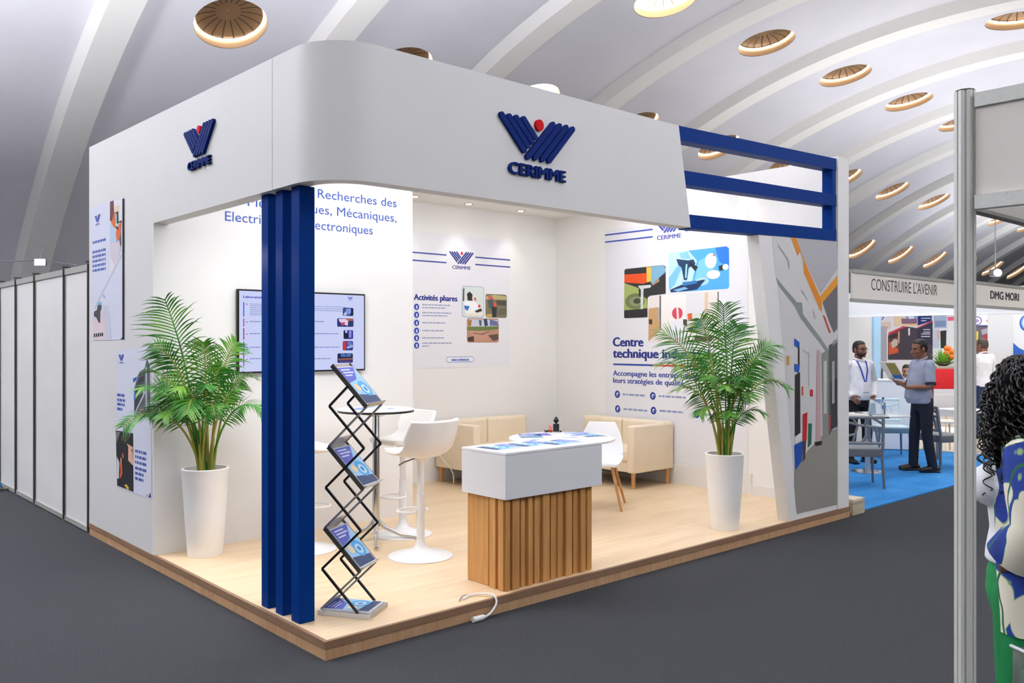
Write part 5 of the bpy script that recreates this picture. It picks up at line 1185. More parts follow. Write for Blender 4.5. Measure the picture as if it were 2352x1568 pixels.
BLK = noise_mat('black_trouser_cloth', [(0.3, '#0c0c10'), (0.7, '#15151b')], (30, 30, 30), 0.8)
NAVY = noise_mat('navy_trouser_cloth', [(0.3, '#0e1220'), (0.7, '#161b2c')], (30, 30, 30), 0.8)
WSH = noise_mat('white_shirt_cloth', [(0.3, '#e3e3ea'), (0.7, '#f2f2f6')], (14, 14, 14), 0.75, 4, 0.25, (18, 18, 9))
GSH = noise_mat('grey_blue_shirt_cloth', [(0.3, '#858da3'), (0.7, '#9aa2b6')], (14, 14, 14), 0.75, 4, 0.25, (18, 18, 9))
# man with lanyard, facing the camera side
pm = at_z(1972, 1062, 0.012); pm.z = 0.012
t, T, k = standing('standing person in white shirt and black trousers with a blue lanyard, hand on hip', pm, (-CS + 0.25 * SN, -SN - 0.25 * CS), 1.70, '#8a5d47', '#6b3f33', WSH, BLK,
    [((0.33, 0.10, 1.16), (0.185, -0.10, 0.955), (-0.6, -0.4, -0.7), (-0.4, 0.8, 0.1), (0, -0.3, 1), 0.6), ((-0.33, 0.08, 1.16), (-0.19, -0.10, 0.96), (0.6, -0.4, -0.7), (0.4, 0.8, 0.1), (0, -0.3, 1), 0.6)],
    beard='#241a16', glasses=True, head_yaw=0.25, belly=0.025)
m = MB()
for s in (-1, 1): m.tube([V3((s * 0.055, 0.04, 1.475)) * k, V3((s * 0.07, -0.075, 1.45)) * k, V3((s * 0.05, -0.135, 1.33)) * k, V3((0.0, -0.158, 1.13)) * k], 0.009, 8)
obj('lanyard', m, mat('#1d3fae', 0.6), t, smooth=True)
m = MB(); m.box(-0.045, -0.180, 0.99, 0.045, -0.172, 1.13, 0.003, 1); obj('badge', m, mat('#eceaf0', 0.4), t)
# man reading a magazine, seen from his left side
pm = at_z(2118, 1082, 0.012); pm.z = 0.012
t, T, k = standing('standing person in grey blue short sleeved shirt reading a magazine on the blue carpet', pm, (-0.80, 0.60), 1.72, '#8b5a45', '#6f4436', GSH, NAVY,
    [((0.235, -0.02, 1.13), (0.10, -0.27, 1.115), (-0.55, -0.6, 0.45), (-0.3, 0.2, 1), (0.1, -0.2, 1), 0.75), ((-0.235, -0.03, 1.14), (-0.06, -0.30, 1.16), (0.5, -0.6, 0.4), (0.3, 0.2, 1), (0, -0.2, 1), 0.75)],
    sleeve='short', cuff_m=NAVY, belly=0.05, head_tilt=0.12, step=0.07, stance=0.05)
def world_pt(t, v): return Matrix.Translation(t.location) @ Matrix.Rotation(t.rotation_euler.z, 4, 'Z') @ V3(v)
mg = thing('magazine', 'open magazine with yellow and blue cover held by the person in the grey blue shirt', 'magazine', world_pt(t, (0.0, -0.37, 1.185)), t.rotation_euler.z)
for s, nm, cc in ((1, 'page_block', '#efe6d8'), (-1, 'cover', '#b59a2e')):
    m = MB(); m.m(0); hgt = 0.27; w_ = 0.20
    m.hull8([(0, 0, 0), (s * w_, 0.03, 0.0), (s * w_, 0.036, 0.004), (0, 0.006, 0.004), (0, -0.14, 0.235), (s * w_, -0.11, 0.235), (s * w_, -0.104, 0.239), (0, -0.134, 0.239)])
    obj(nm, m, mat('#efe6d8' if s > 0 else '#e8e0d0', 0.5), mg)
B = Sheet((0, 0, 0), V3((1, 0.0, 0)), V3((0, -0.14, 0.235))); B.O = V3((0, -0.001, 0)); B.lay = 1
def mp(u_, v_, y): return V3((u_, 0.03 * abs(u_) / 0.2 - 0.14 * v_ - y, 0.235 * v_))
m = MB(); m.poly([mp(0.01, 0.1, 0.003), mp(0.19, 0.1, 0.003), mp(0.19, 0.95, 0.003), mp(0.01, 0.95, 0.003)]); obj('cover_print', m, mat('#a8923a', 0.4), mg)
m = MB(); m.poly([mp(0.01, 0.1, 0.005), mp(0.19, 0.1, 0.005), mp(0.19, 0.32, 0.005), mp(0.01, 0.32, 0.005)]); obj('blue_band', m, mat('#2a66b4', 0.4), mg)
# man seen from behind, beyond the near post
pm = at_z(2258, 1006, 0.02); pm.z = 0.02
standing('person in white shirt and dark jeans seen from behind, just right of the near post', pm, (CS * 0.9 - 0.3 * SN, SN * 0.9 + 0.3 * CS), 1.74, '#8e5f48', '#6f4436', WSH, mat('#1a2d50', 0.8),
    [((0.27, -0.02, 1.14), (0.18, -0.20, 0.98), (-0.3, -0.8, -0.2), (-0.8, 0.3, 0), (0, 0, 1), 0.6), ((-0.27, -0.02, 1.14), (-0.18, -0.20, 0.98), (0.3, -0.8, -0.2), (0.8, 0.3, 0), (0, 0, 1), 0.6)], hair_m=mat('#4a3c34', 0.6), head_yaw=0.1, belly=0.03)

def seated(name_l, loc, face, H, skin, top_m, trouser_m, hair_m, lean=0.35, armf=0.45, vox=0.011, long_hair=False):
    k = H / 1.75; t = thing('person', name_l, 'person', loc, math.atan2(face[0], -face[1])); Z = lambda v: V3(v) * k
    sp = V3((0, -math.sin(lean), math.cos(lean))); hipz = 0.50; base = V3((0, 0, hipz))
    ch = base + sp * 0.36; nk = base + sp * 0.53; hd = base + sp * 0.56 + V3((0, -0.03, 0.0))
    T = Matrix.Translation(hd * k) @ Matrix.Rotation(0.25, 4, 'X') @ Matrix.Scale(k, 4)
    b_ = MB(); head(b_, T); b_.limb([Z(ch), Z(nk + sp * 0.06)], [0.055 * k, 0.05 * k])
    c = MB(); c.limb([Z(base), Z(base + sp * 0.2), Z(ch), Z(ch + sp * 0.09)], [0.145 * k, 0.135 * k, 0.15 * k, 0.11 * k], 24)
    for s in (1, -1):
        sh = ch + V3((s * 0.17, 0, 0.03)); el = sh + V3((s * 0.05, -armf * 0.5, -0.20)); wr = el + V3((-s * 0.10, -0.22, 0.05))
        b_.limb([Z(sh), Z(el), Z(wr)], [0.042 * k, 0.036 * k, 0.026 * k]); hand(b_, Z(wr), V3((-s * 0.3, -0.9, 0.0)), V3((0, 0, -1)), V3((-s, 0, 0)), k, 0.5)
        c.limb([Z(sh), Z(el), Z(el.lerp(wr, 0.9))], [0.065 * k, 0.054 * k, 0.042 * k])
    b_.limb([Z(base), Z(ch)], [0.10 * k, 0.10 * k]); remeshed('body', b_, mat(skin, 0.5), t, vox * 0.8, 2); remeshed('jacket', c, top_m, t, vox, 2)
    c = MB(); c.limb([Z((0.05, 0, hipz)), Z((-0.05, 0, hipz))], [0.14 * k, 0.14 * k])
    for s in (1, -1): c.limb([Z((s * 0.09, 0, hipz)), Z((s * 0.13, -0.42, 0.50)), Z((s * 0.13, -0.40, 0.07))], [0.10 * k, 0.07 * k, 0.055 * k])
    remeshed('trousers', c, trouser_m, t, vox, 2)
    for s in (1, -1):
        c = MB(); c.limb([Z((s * 0.13, -0.37, 0.045)), Z((s * 0.14, -0.56, 0.035))], [0.042 * k, 0.034 * k]); obj('shoe', c, M_SHOE, t, smooth=True)
    face_details(t, T, '#6f4436'); short_hair(t, T, hair_m, 0.009)
    if long_hair:
        e = MB(); e.limb([T @ V3((0, 0.05, 0.14)), T @ V3((0, 0.085, 0.0)), T @ V3((0, 0.07, -0.12))], [0.075 * k, 0.07 * k, 0.045 * k]); obj('long_hair', e, hair_m, t, smooth=True)
    return t
q = at_d(2035, 900, 15.3); seated('seated person in black jacket bent over a table beyond the white counter', (q.x, q.y, 0.02), (-0.55, 0.83), 1.72, '#b98a6c', mat('#101014', 0.8), BLK, mat('#2c1c16', 0.6), 0.62, 0.5)
q = at_d(2082, 900, 17.0); seated('seated person in pale top far behind the reader', (q.x, q.y, 0.02), (-0.9, -0.4), 1.68, '#b88a70', mat('#d9c3c8', 0.8), BLK, mat('#1d1412', 0.6), 0.1, 0.3, long_hair=True)

# ------------------------------------------------------------------ woman at the right edge: curly hair, leaf print kimono, green trousers
m_, t_, b_n = node_mat('leaf_print_cloth'); b_n.inputs['Roughness'].default_value = 0.75
v_ = coords(t_, (1, 1, 1)); nz = nnew(t_, 'ShaderNodeTexNoise', Scale=4.0, Detail=1); t_.links.new(v_, nz.inputs['Vector'])
mixv = nnew(t_, 'ShaderNodeMix', data_type='RGBA'); mixv.inputs[0].default_value = 0.22; t_.links.new(v_, mixv.inputs[6]); t_.links.new(nz.outputs['Color'], mixv.inputs[7])
mpv = nnew(t_, 'ShaderNodeMapping'); mpv.inputs['Rotation'].default_value = (0.5, 0.6, 0.3); mpv.inputs['Scale'].default_value = (11, 11, 5.2); t_.links.new(mixv.outputs[2], mpv.inputs[0])
vor = nnew(t_, 'ShaderNodeTexVoronoi', feature='F1', Scale=1.0, Randomness=0.9); t_.links.new(mpv.outputs[0], vor.inputs['Vector'])
leafc = ramp(t_, vor.outputs['Distance'], [(0.0, '#efe9d6'), (0.56, '#e9e2cc'), (0.57, '#a9cc7a'), (0.59, '#1c3f9a'), (0.75, '#17358a'), (1.0, '#0e1e4e')])
for el in t_.nodes:
    if el.type == 'VALTORGB': el.color_ramp.interpolation = 'LINEAR'
wv = nnew(t_, 'ShaderNodeTexWave', Scale=4.5, Distortion=3.0, Detail=1.0); wv.inputs['Detail Scale'].default_value = 1.5; t_.links.new(v_, wv.inputs['Vector'])
gm = nnew(t_, 'ShaderNodeMath', operation='GREATER_THAN'); gm.inputs[1].default_value = 0.965; t_.links.new(wv.outputs['Fac'], gm.inputs[0])
mg2 = nnew(t_, 'ShaderNodeMix', data_type='RGBA'); t_.links.new(gm.outputs[0], mg2.inputs[0]); t_.links.new(leafc, mg2.inputs[6]); mg2.inputs[7].default_value = lin('#1f6a4a'); t_.links.new(mg2.outputs[2], b_n.inputs['Base Color'])
M_LEAFC = m_
fd = V3((-0.80 * SN + 0.60 * CS, 0.80 * CS + 0.60 * SN, 0)).normalized()
wp = at_d(2362, 1000, 3.15); H = 1.66; k = H / 1.75
t = thing('person', 'curly black haired person in leaf print kimono and green trousers at the right edge', 'person', (wp.x, wp.y, 0), math.atan2(fd.x, -fd.y))
Z = lambda v: V3(v) * k
T = Matrix.Translation(Z((0, -0.015, 1.515))) @ Matrix.Scale(k, 4)
SK = '#8a5640'
b_ = MB(); head(b_, T); b_.limb([Z((0, 0.02, 1.36)), Z((0, 0.005, 1.55))], [0.05 * k, 0.048 * k])
b_.loft([(0, 0, z * k, rx * k, ry * k) for z, rx, ry in [(0.84, .14, .10), (0.95, .15, .11), (1.07, .115, .09), (1.2, .12, .09), (1.34, .14, .09), (1.42, .12, .07), (1.46, .055, .045)]], 24)
arms = [((0.245, 0.05, 1.13), (0.198, -0.045, 0.985), (-0.80, 0.05, -0.60), (0, 0.6, -0.8), (0, 1, 0), 0.3), ((-0.23, 0.06, 1.13), (-0.20, 0.06, 0.90), (0.05, -0.1, -0.98), (1, 0.1, 0), (0, -1, 0), 0.5)]
for s, (el, wr, hf, pn, sd, cu) in zip((1, -1), arms):
    sh = Z((s * 0.165, 0, 1.40)); el, wr = Z(el), Z(wr); b_.limb([sh, el], [0.045 * k, 0.040 * k]); b_.limb([el, wr], [0.042 * k, 0.032 * k]); hand(b_, wr, V3(hf), V3(pn), V3(sd), k * 0.98, cu)
for s in (1, -1): b_.limb([Z((s * 0.09, 0, 0.90)), Z((s * 0.09, -0.01, 0.48)), Z((s * 0.09, 0.02, 0.08))], [0.08 * k, 0.05 * k, 0.036 * k]); b_.limb([Z((s * 0.09, 0.04, 0.04)), Z((s * 0.10, -0.12, 0.03))], [0.032 * k, 0.024 * k])
remeshed('body', b_, mat(SK, 0.5), t, 0.0055, 2)
c = MB(); c.loft([(0, cy * k, z * k, rx * k, ry * k) for z, rx, ry, cy in [(0.955, .168, .135, -0.012), (1.0, .165, .132, -0.012), (1.08, .14, .118, -0.012), (1.16, .145, .118, -0.02), (1.25, .16, .125, -0.03), (1.34, .16, .11, -0.01), (1.40, .12, .08, 0), (1.44, .07, .06, 0)]], 32)
for s in (1, -1): c.ball(Z((s * 0.072, -0.125, 1.245)), 0.078 * k, 0.07 * k, 0.078 * k, 20)
remeshed('top', c, mat('#eff0f4', 0.7), t, 0.008, 4)
GRN = noise_mat('green_trouser_cloth', [(0.3, '#0c7a3c'), (0.7, '#149150')], (9, 9, 4), 0.75, 3, 0.2, (10, 10, 4))
c = MB(); c.loft([(0, 0.01 * k, z * k, rx * k, ry * k) for z, rx, ry in [(0.76, .165, .135), (0.84, .186, .155), (0.92, .180, .150), (0.985, .158, .128)]], 32)
for s in (1, -1): c.limb([Z((s * 0.085, 0.005, 0.86)), Z((s * 0.088, 0.0, 0.5)), Z((s * 0.09, 0.02, 0.09))], [0.118 * k, 0.098 * k, 0.088 * k], 20)
remeshed('trousers', c, GRN, t, 0.009, 3)
c = MB()
for s in (1, -1): c.limb([Z((s * 0.09, 0.05, 0.045)), Z((s * 0.10, -0.13, 0.035))], [0.042 * k, 0.034 * k])
obj('shoes', c, mat('#e8e4dc', 0.5), t, smooth=True)
# kimono: open at the front, hanging to the thigh at the back, wide sleeves
c = MB(); nA = 30; prev = None; rowsK = [(0.72, .215, .175, 0.03, 0.95), (0.80, .215, .175, 0.028, 0.95), (0.90, .212, .17, 0.022, 0.9), (1.0, .20, .155, 0.015, 0.8), (1.1, .188, .140, 0.01, 0.7), (1.2, .185, .132, 0.004, 0.62), (1.3, .187, .124, 0.0, 0.55), (1.38, .178, .108, 0.0, 0.5), (1.43, .135, .085, 0.008, 0.45), (1.465, .075, .066, 0.012, 0.4)]
outer_r, inner_r = [], []
for z, rx, ry, cy, gap in rowsK:
    ro, ri = [], []
    for i in range(nA + 1):
        a = -PI / 2 + gap + (2 * PI - 2 * gap) * i / nA; fold = 1 + 0.03 * math.sin(a * 9 + z * 6) * (1.5 - z)
        ro.append(c.bm.verts.new(Z((rx * fold * math.cos(a), cy + ry * fold * math.sin(a), z)))); ri.append(c.bm.verts.new(Z(((rx * fold - .008) * math.cos(a), cy + (ry * fold - .008) * math.sin(a), z))))
    outer_r.append(ro); inner_r.append(ri)
for j in range(len(rowsK) - 1):
    for i in range(nA):
        c._f([outer_r[j][i], outer_r[j][i + 1], outer_r[j + 1][i + 1], outer_r[j + 1][i]]); c._f([inner_r[j][i + 1], inner_r[j][i], inner_r[j + 1][i], inner_r[j + 1][i + 1]])
    for e in (0, nA): c._f([outer_r[j][e], outer_r[j + 1][e], inner_r[j + 1][e], inner_r[j][e]])
for i in range(nA): c._f([outer_r[0][i], outer_r[0][i + 1], inner_r[0][i + 1], inner_r[0][i]])
km = obj('kimono', c, M_LEAFC, t, smooth=True, angle=80)
for s, (el, wr, *_r) in zip((1, -1), arms):
    sh = Z((s * 0.085, 0.01, 1.425)); el, wr = Z(el), Z(wr); c = MB()
    e2 = el.lerp(wr, 0.12); P = [sh, Z((s * 0.165, 0.01, 1.385)), Z((s * 0.165, 0, 1.385)).lerp(el, 0.5), el, el.lerp(wr, 0.45), el.lerp(wr, 0.86)]; rr = [0.058 * k, 0.078 * k, 0.080 * k, 0.082 * k, 0.086 * k, 0.09 * k]
    c.tube(P + [P[-1] + (P[-2] - P[-1]) * 0.02, P[-2], P[-3]], rr + [0.084 * k, 0.078 * k, 0.07 * k], 20, cap=False); o = obj('sleeve', c, M_LEAFC, km, smooth=True)
wr = Z(arms[0][1]); el = Z(arms[0][0]); d = (wr - el).normalized(); u_, w_ = basis(d)
c = MB(); c.tube([wr - d * 0.012 + u_ * 0.037 * math.cos(a) + w_ * 0.037 * math.sin(a) for a in [2 * PI * i / 20 for i in range(20)]], 0.006, 8, closed=True); obj('bracelet', c, mat('#16161a', 0.4), t, smooth=True)
face_details(t, T, '#6a3a30')
# curly hair: soft core and many hanging ringlets
R = random.Random(12); c = MB()
c.ball(T @ V3((0, 0.028, 0.135)), 0.106 * k, 0.112 * k, 0.092 * k, 24); c.limb([T @ V3((0, 0.05, 0.12)), T @ V3((0, 0.06, 0.0)), T @ V3((0, 0.06, -0.13))], [0.10 * k, 0.11 * k, 0.085 * k], 24)
for s in (1, -1): c.limb([T @ V3((s * 0.085, -0.02, 0.13)), T @ V3((s * 0.12, -0.03, 0.0)), T @ V3((s * 0.125, -0.04, -0.14)), T @ V3((s * 0.11, -0.05, -0.20))], [0.045 * k, 0.052 * k, 0.045 * k, 0.03 * k], 20)
hr = remeshed('hair', c, mat('#060505', 0.9, spec=0.1), t, 0.010, 3)
c = MB()
for i in range(560):
    a = R.uniform(-PI, PI); el_ = R.uniform(-0.35, 1.57); rad = 0.118 * math.cos(max(el_, 0) * 0.8)
    st = V3((math.sin(a) * rad * 1.02, 0.028 + math.cos(a) * rad, 0.125 + 0.10 * math.sin(el_)))
    if st.y < -0.075 and abs(st.x) < 0.05 and st.z < 0.19: continue
    out = V3((st.x, st.y - 0.03, 0)); out = out.normalized() if out.length > 0.01 else V3((0, 1, 0))
    L = R.uniform(0.22, 0.40); n_ = 84; turns = R.uniform(5, 9); cr = R.uniform(0.008, 0.014); ph = R.uniform(0, 6.28); fl = R.uniform(0.015, 0.075); P = []
    for j in range(n_ + 1):
        f = j / n_; ctr = st + out * (fl * math.sin(min(1, f * 1.4) * PI / 2) * 1.2) + V3((0, 0, 0.015 * math.sin(min(1, f * 5) * PI))) - V3((0, 0, L * f))
        r_ = cr * (0.45 + 0.75 * f)
        P.append(T @ (ctr + V3((math.cos(ph + turns * 2 * PI * f), math.sin(ph + turns * 2 * PI * f), 0)) * r_))
    c.tube(P, [0.0048 * (1 - 0.55 * j / n_) for j in range(n_ + 1)], 5)
obj('ringlets', c, mat('#0b0909', 0.4), hr, smooth=True)['kind'] = 'stuff'
# clear plastic bag hanging at her side
bp = at_d(2386, 1540, 2.95)
bt = thing('bag', 'clear plastic bag with a green content at the bottom right corner', 'bag', (bp.x, bp.y, 0.26), 0.3 - ANG)
m = MB(); m.box(-0.065, -0.05, 0.0, 0.2, 0.05, 0.40, 0.015); obj('sleeve', m, mat('#e9eef0', 0.12, trans=0.85), bt, smooth=True)
m = MB(); m.box(-0.045, -0.02, 0.02, 0.17, 0.02, 0.33, 0.006); obj('content', m, mat('#2f8a62', 0.5), bt)
m = MB(); m.tube([(-0.066, -0.05, 0.40), (-0.066, 0.05, 0.40)], 0.006, 6); m.tube([(-0.066, -0.052, 0.0), (-0.066, -0.052, 0.41)], 0.006, 8); m.tube([(-0.06, -0.052, 0.405), (0.2, -0.052, 0.42)], 0.006, 8); obj('seam', m, mat('#cfd3d6', 0.3), bt, smooth=True)
# ------------------------------------------------------------------ furniture of the stand across the aisle
M_GREY = mat('#85878b', 0.5, name='grey_polypropylene'); M_GREYD = mat('#6a6c71', 0.5)
FL = 0.012
def grey_chair(label, loc, face, m=None, legs_d=None):
    m0 = m or M_GREY
    t = thing('plastic_chair', label, 'chair', loc, math.atan2(face[0], -face[1]), 'chairs of the blue carpet stand')
    q = MB(); q.box(-0.22, -0.22, 0.43, 0.22, 0.2, 0.455, 0.01); obj('seat', q, m0, t, smooth=True)
    q = MB(); q.box(-0.225, -0.225, 0.36, 0.225, 0.205, 0.432, 0.006); obj('apron', q, legs_d or M_GREYD, t, smooth=True)
    q = MB(); y0, y1 = 0.20, 0.255       # back with an irregular branching lattice
    def B3(x, z): return V3((x, y0 + (y1 - y0) * (z - 0.45) / 0.37, z))
    for a, b_ in (((-0.215, 0.45), (-0.205, 0.82)), ((0.215, 0.45), (0.205, 0.82)), ((-0.205, 0.82), (0.205, 0.82)), ((-0.215, 0.52), (0.215, 0.52))): q.limb([B3(*a), B3(*b_)], [0.019, 0.019], 8)
    for a, b_ in (((-0.21, 0.74), (-0.08, 0.82)), ((-0.2, 0.7), (0.0, 0.72)), ((0.0, 0.72), (0.2, 0.76)), ((0.0, 0.72), (-0.03, 0.82)), ((0.08, 0.73), (0.14, 0.82)), ((-0.12, 0.71), (-0.16, 0.52)), ((-0.05, 0.715), (-0.04, 0.62)), ((-0.04, 0.62), (-0.09, 0.52)), ((-0.04, 0.62), (0.03, 0.52)), ((0.07, 0.73), (0.1, 0.62)), ((0.1, 0.62), (0.2, 0.6)), ((0.1, 0.62), (0.12, 0.52))): q.limb([B3(*a), B3(*b_)], [0.015, 0.014], 8)
    obj('backrest', q, m0, t, smooth=True)
    for sx in (-1, 1):
        for sy in (-1, 1):
            q = MB(); q.limb([(sx * 0.205, sy * 0.19, 0.42), (sx * 0.225, sy * 0.225, 0.008)], [0.019, 0.013], 8); obj('leg', q, legs_d or M_GREYD, t, smooth=True)
    return t
p = at_d(1972, 1090, 10.25); grey_chair('grey plastic chair with cut-out back in front of the meeting table', (p.x, p.y, FL), (0.75, 0.66))
p = at_d(2052, 1020, 12.9); grey_chair('pale blue chair with slim legs at the far side of the meeting table', (p.x - 0.1, p.y, FL), (-0.75, -0.66), mat('#cfe4ea', 0.45), mat('#5f7f96', 0.5))
p = at_d(2160, 1060, 11.7); grey_chair('grey plastic chair behind the person reading a magazine', (p.x, p.y, FL), (0.9, -0.4))
p = at_z(1993, 1083, FL)
t = thing('meeting_table', 'white meeting table on a round chrome foot beside the person with the lanyard', 'table', (p.x, p.y, FL), -0.35)
m = MB(); m.lathe([(0.205, 0), (0.205, 0.008), (0.06, 0.022)], n=36); obj('foot', m, mat('#cfcfcd', 0.2, 0.8), t, smooth=True)
m = MB(); m.cyl((0, 0, 0.015), (0, 0, 0.72), 0.035, n=20); obj('pole', m, mat('#c4c5c6', 0.25, 0.6), t, smooth=True)
m = MB(); m.box(-0.36, -0.36, 0.72, 0.36, 0.36, 0.745, 0.01); obj('tabletop', m, mat('#ecedee', 0.35), t, smooth=True)
tp = V3((p.x, p.y, FL + 0.7455))
q = at_z(2037, 952, tp.z); q = tp + (q - tp) * 0.8
t = thing('water_bottle', 'clear water bottle with blue cap on the meeting table', 'bottle', q)
m = MB(); m.lathe([(0.031, 0), (0.033, 0.01), (0.033, 0.14), (0.028, 0.165), (0.013, 0.19), (0.012, 0.2)], n=24); obj('bottle', m, mat('#e3edf6', 0.08, trans=0.9), t, smooth=True)
m = MB(); m.lathe([(0.0335, 0.07), (0.0335, 0.12)], n=24, cap=False); obj('label_band', m, mat('#5f86b8', 0.4), t, smooth=True)
m = MB(); m.cyl((0, 0, 0.2), (0, 0, 0.222), 0.015, n=16); obj('cap', m, mat('#20407c', 0.4), t, smooth=True)
q = at_z(2018, 953, tp.z); q = tp + (q - tp) * 0.7
t = thing('table_sign', 'clear acrylic sign holder with pale blue card on the meeting table', 'sign', (q.x, q.y, tp.z), -ANG + 0.2)
m = MB(); m.prism([(-0.075, -0.05, 0), (-0.075, 0.05, 0), (-0.075, 0.0, 0.2)], (0.15, 0, 0)); obj('holder', m, mat('#e6f0f6', 0.08, trans=0.8), t)
m = MB(); m.box(-0.06, -0.004, 0.01, 0.0, 0.004, 0.15); obj('card', m, mat('#a8d4f0', 0.5), t)
q = at_z(1962, 952, tp.z); q = tp + (q - tp) * 0.75
t = thing('paper_stack', 'open booklet on the left of the meeting table', 'booklet', (q.x, q.y, tp.z), 0.4)
m = MB(); m.box(-0.12, -0.09, 0, 0.12, 0.09, 0.012, 0.003, 1); obj('pages', m, mat('#e6e2d8', 0.6), t)
m = MB(); m.cyl((0.03, -0.06, 0.017), (0.1, 0.04, 0.017), 0.006, n=8); obj('pen', m, M_BLK, t)
q = at_z(2030, 960, tp.z); q = tp + (q - tp) * 0.72
t = thing('folder', 'black folder lying at the right edge of the meeting table', 'folder', (q.x, q.y, tp.z), 0.5)
m = MB(); m.box(-0.16, -0.11, 0, 0.16, 0.11, 0.014, 0.003, 1); obj('cover', m, mat('#1f1f22', 0.5), t)
m = MB(); m.box(-0.14, -0.1, 0.0142, 0.02, 0.08, 0.02); obj('papers', m, mat('#d9dce0', 0.6), t)

# ------------------------------------------------------------------ stands far behind
p = at_d(2047, 900, 13.8)
t = thing('display_counter', 'plain white counter behind the meeting table', 'counter', (p.x, p.y, 0.02), -ANG + PI / 2 - 0.2)
m = MB(); m.box(-0.2, -0.3, 0, 0.2, 0.36, 1.06, 0.006); obj('body', m, mat('#f6f6f6', 0.45), t)
m = MB(); m.box(-0.21, -0.31, 1.06, 0.21, 0.37, 1.085, 0.004); obj('top', m, mat('#fafafa', 0.4), t)
# graphic wall, plane x = 19
XW = 19.0
t = thing('graphic_wall', 'large printed exhibition wall with red stripe and machine photos far behind', 'wall graphic', (XW, 4.0, 0.02))
S = Sheet((XW, 0, 0), (0, -1, 0)); S.zoom(1940, 700, 6.03)
m = MB(); a = S.uv(440, 60); c = S.uv(1640, 900)
m.box(XW, -c[0], 0.02, XW + 0.1, -a[0] + 0.4, 3.1); obj('board', m, mat('#e8eaf2', 0.6), t, world=True)
S.lay = 2
def fl(pts, c): S.pp(pts, c)
fl([(600, 420), (860, 300), (1010, 320), (1220, 215), (1220, 760), (600, 760)], '#4a4350'); S.lay = 3
fl([(605, 385), (820, 290), (850, 305), (610, 420)], '#d23b52'); fl([(990, 320), (1215, 210), (1215, 232), (1000, 330)], '#d9506a'); fl([(1010, 330), (1215, 235), (1222, 560), (1010, 500)], '#35364e')
fl([(610, 420), (740, 370), (745, 660), (610, 690)], '#6b4a42'); S.lay = 4
fl([(612, 500), (650, 540), (745, 610), (742, 660), (612, 690)], '#d9603a'); fl([(640, 520), (690, 470), (735, 480), (735, 560), (660, 600)], '#c7c0b8'); fl([(740, 372), (762, 362), (762, 520), (742, 540)], '#e6a487'); fl([(880, 325), (905, 320), (905, 420), (885, 425)], '#f2f2f2'); fl([(620, 420), (735, 400), (735, 440), (620, 470)], '#39323a')
for y in (335, 370, 395, 430): S.quadpx(1060 + (30 if y < 380 else 0), y, 1185, y + 14, '#c9c9d6')
fl([(685, 125), (1010, 122), (1010, 292), (690, 290)], '#e9c9a0'); S.lay = 5
fl([(700, 130), (850, 128), (840, 280), (700, 285)], '#f0d9b8'); fl([(850, 125), (1005, 122), (1005, 240), (850, 250)], '#8aa4d8'); fl([(785, 190), (1000, 190), (1000, 260), (790, 262)], '#8c6a8a'); fl([(880, 150), (960, 140), (965, 190), (890, 195)], '#d9e6f6')
fl([(1012, 110), (1212, 112), (1205, 222), (1012, 288)], '#1d2f74'); S.lay = 6
for y, x1 in ((120, 1150), (140, 1180), (178, 1192), (212, 1130)): S.quadpx(1060, y, x1, y + 14, '#cfd6ee')
S.lay = 2
S.discpx(510, 165, 34, 44, '#2b48b0'); S.lay = 3; S.discpx(500, 165, 28, 44, '#e8eaf2'); fl([(480, 240), (640, 236), (640, 330), (480, 335)], '#ead5cc'); S.lay = 4
fl([(495, 300), (520, 300), (520, 335), (498, 335)], '#d9a070'); fl([(560, 310), (600, 305), (600, 330), (565, 332)], '#e0a884')
S.lay = 2
fl([(1230, 110), (1415, 110), (1415, 320), (1235, 325)], '#a8bad8'); S.lay = 3
fl([(1250, 220), (1400, 215), (1400, 300), (1255, 305)], '#8094bc'); S.lay = 2
fl([(1425, 165), (1640, 160), (1640, 215), (1425, 220)], '#e46a88'); fl([(1325, 360), (1410, 350), (1405, 600), (1330, 600)], '#2a332e'); fl([(1225, 330), (1320, 340), (1315, 600), (1225, 600)], '#c3cfe0'); fl([(1285, 355), (1310, 350), (1310, 480), (1285, 480)], '#dba8a0')
S.done('print', t)
p = at_d(2025, 800, 18.0)
t = thing('screen_stand', 'grey upright screen stand left of the red machine print', 'screen', (p.x, p.y, 0.02), -ANG + PI / 2 + PI / 2)
m = MB(); m.box(-0.10, -0.02, 1.06, 0.095, 0.02, 2.0, 0.008); obj('screen', m, mat('#8f9096', 0.4), t); m = MB(); m.cyl((0, 0, 0.02), (0, 0, 1.12), 0.025, n=12); m.cyl((0, 0, 0), (0, 0, 0.02), 0.14, n=24); obj('stem', m, mat('#4a4a4e', 0.4), t, smooth=True)
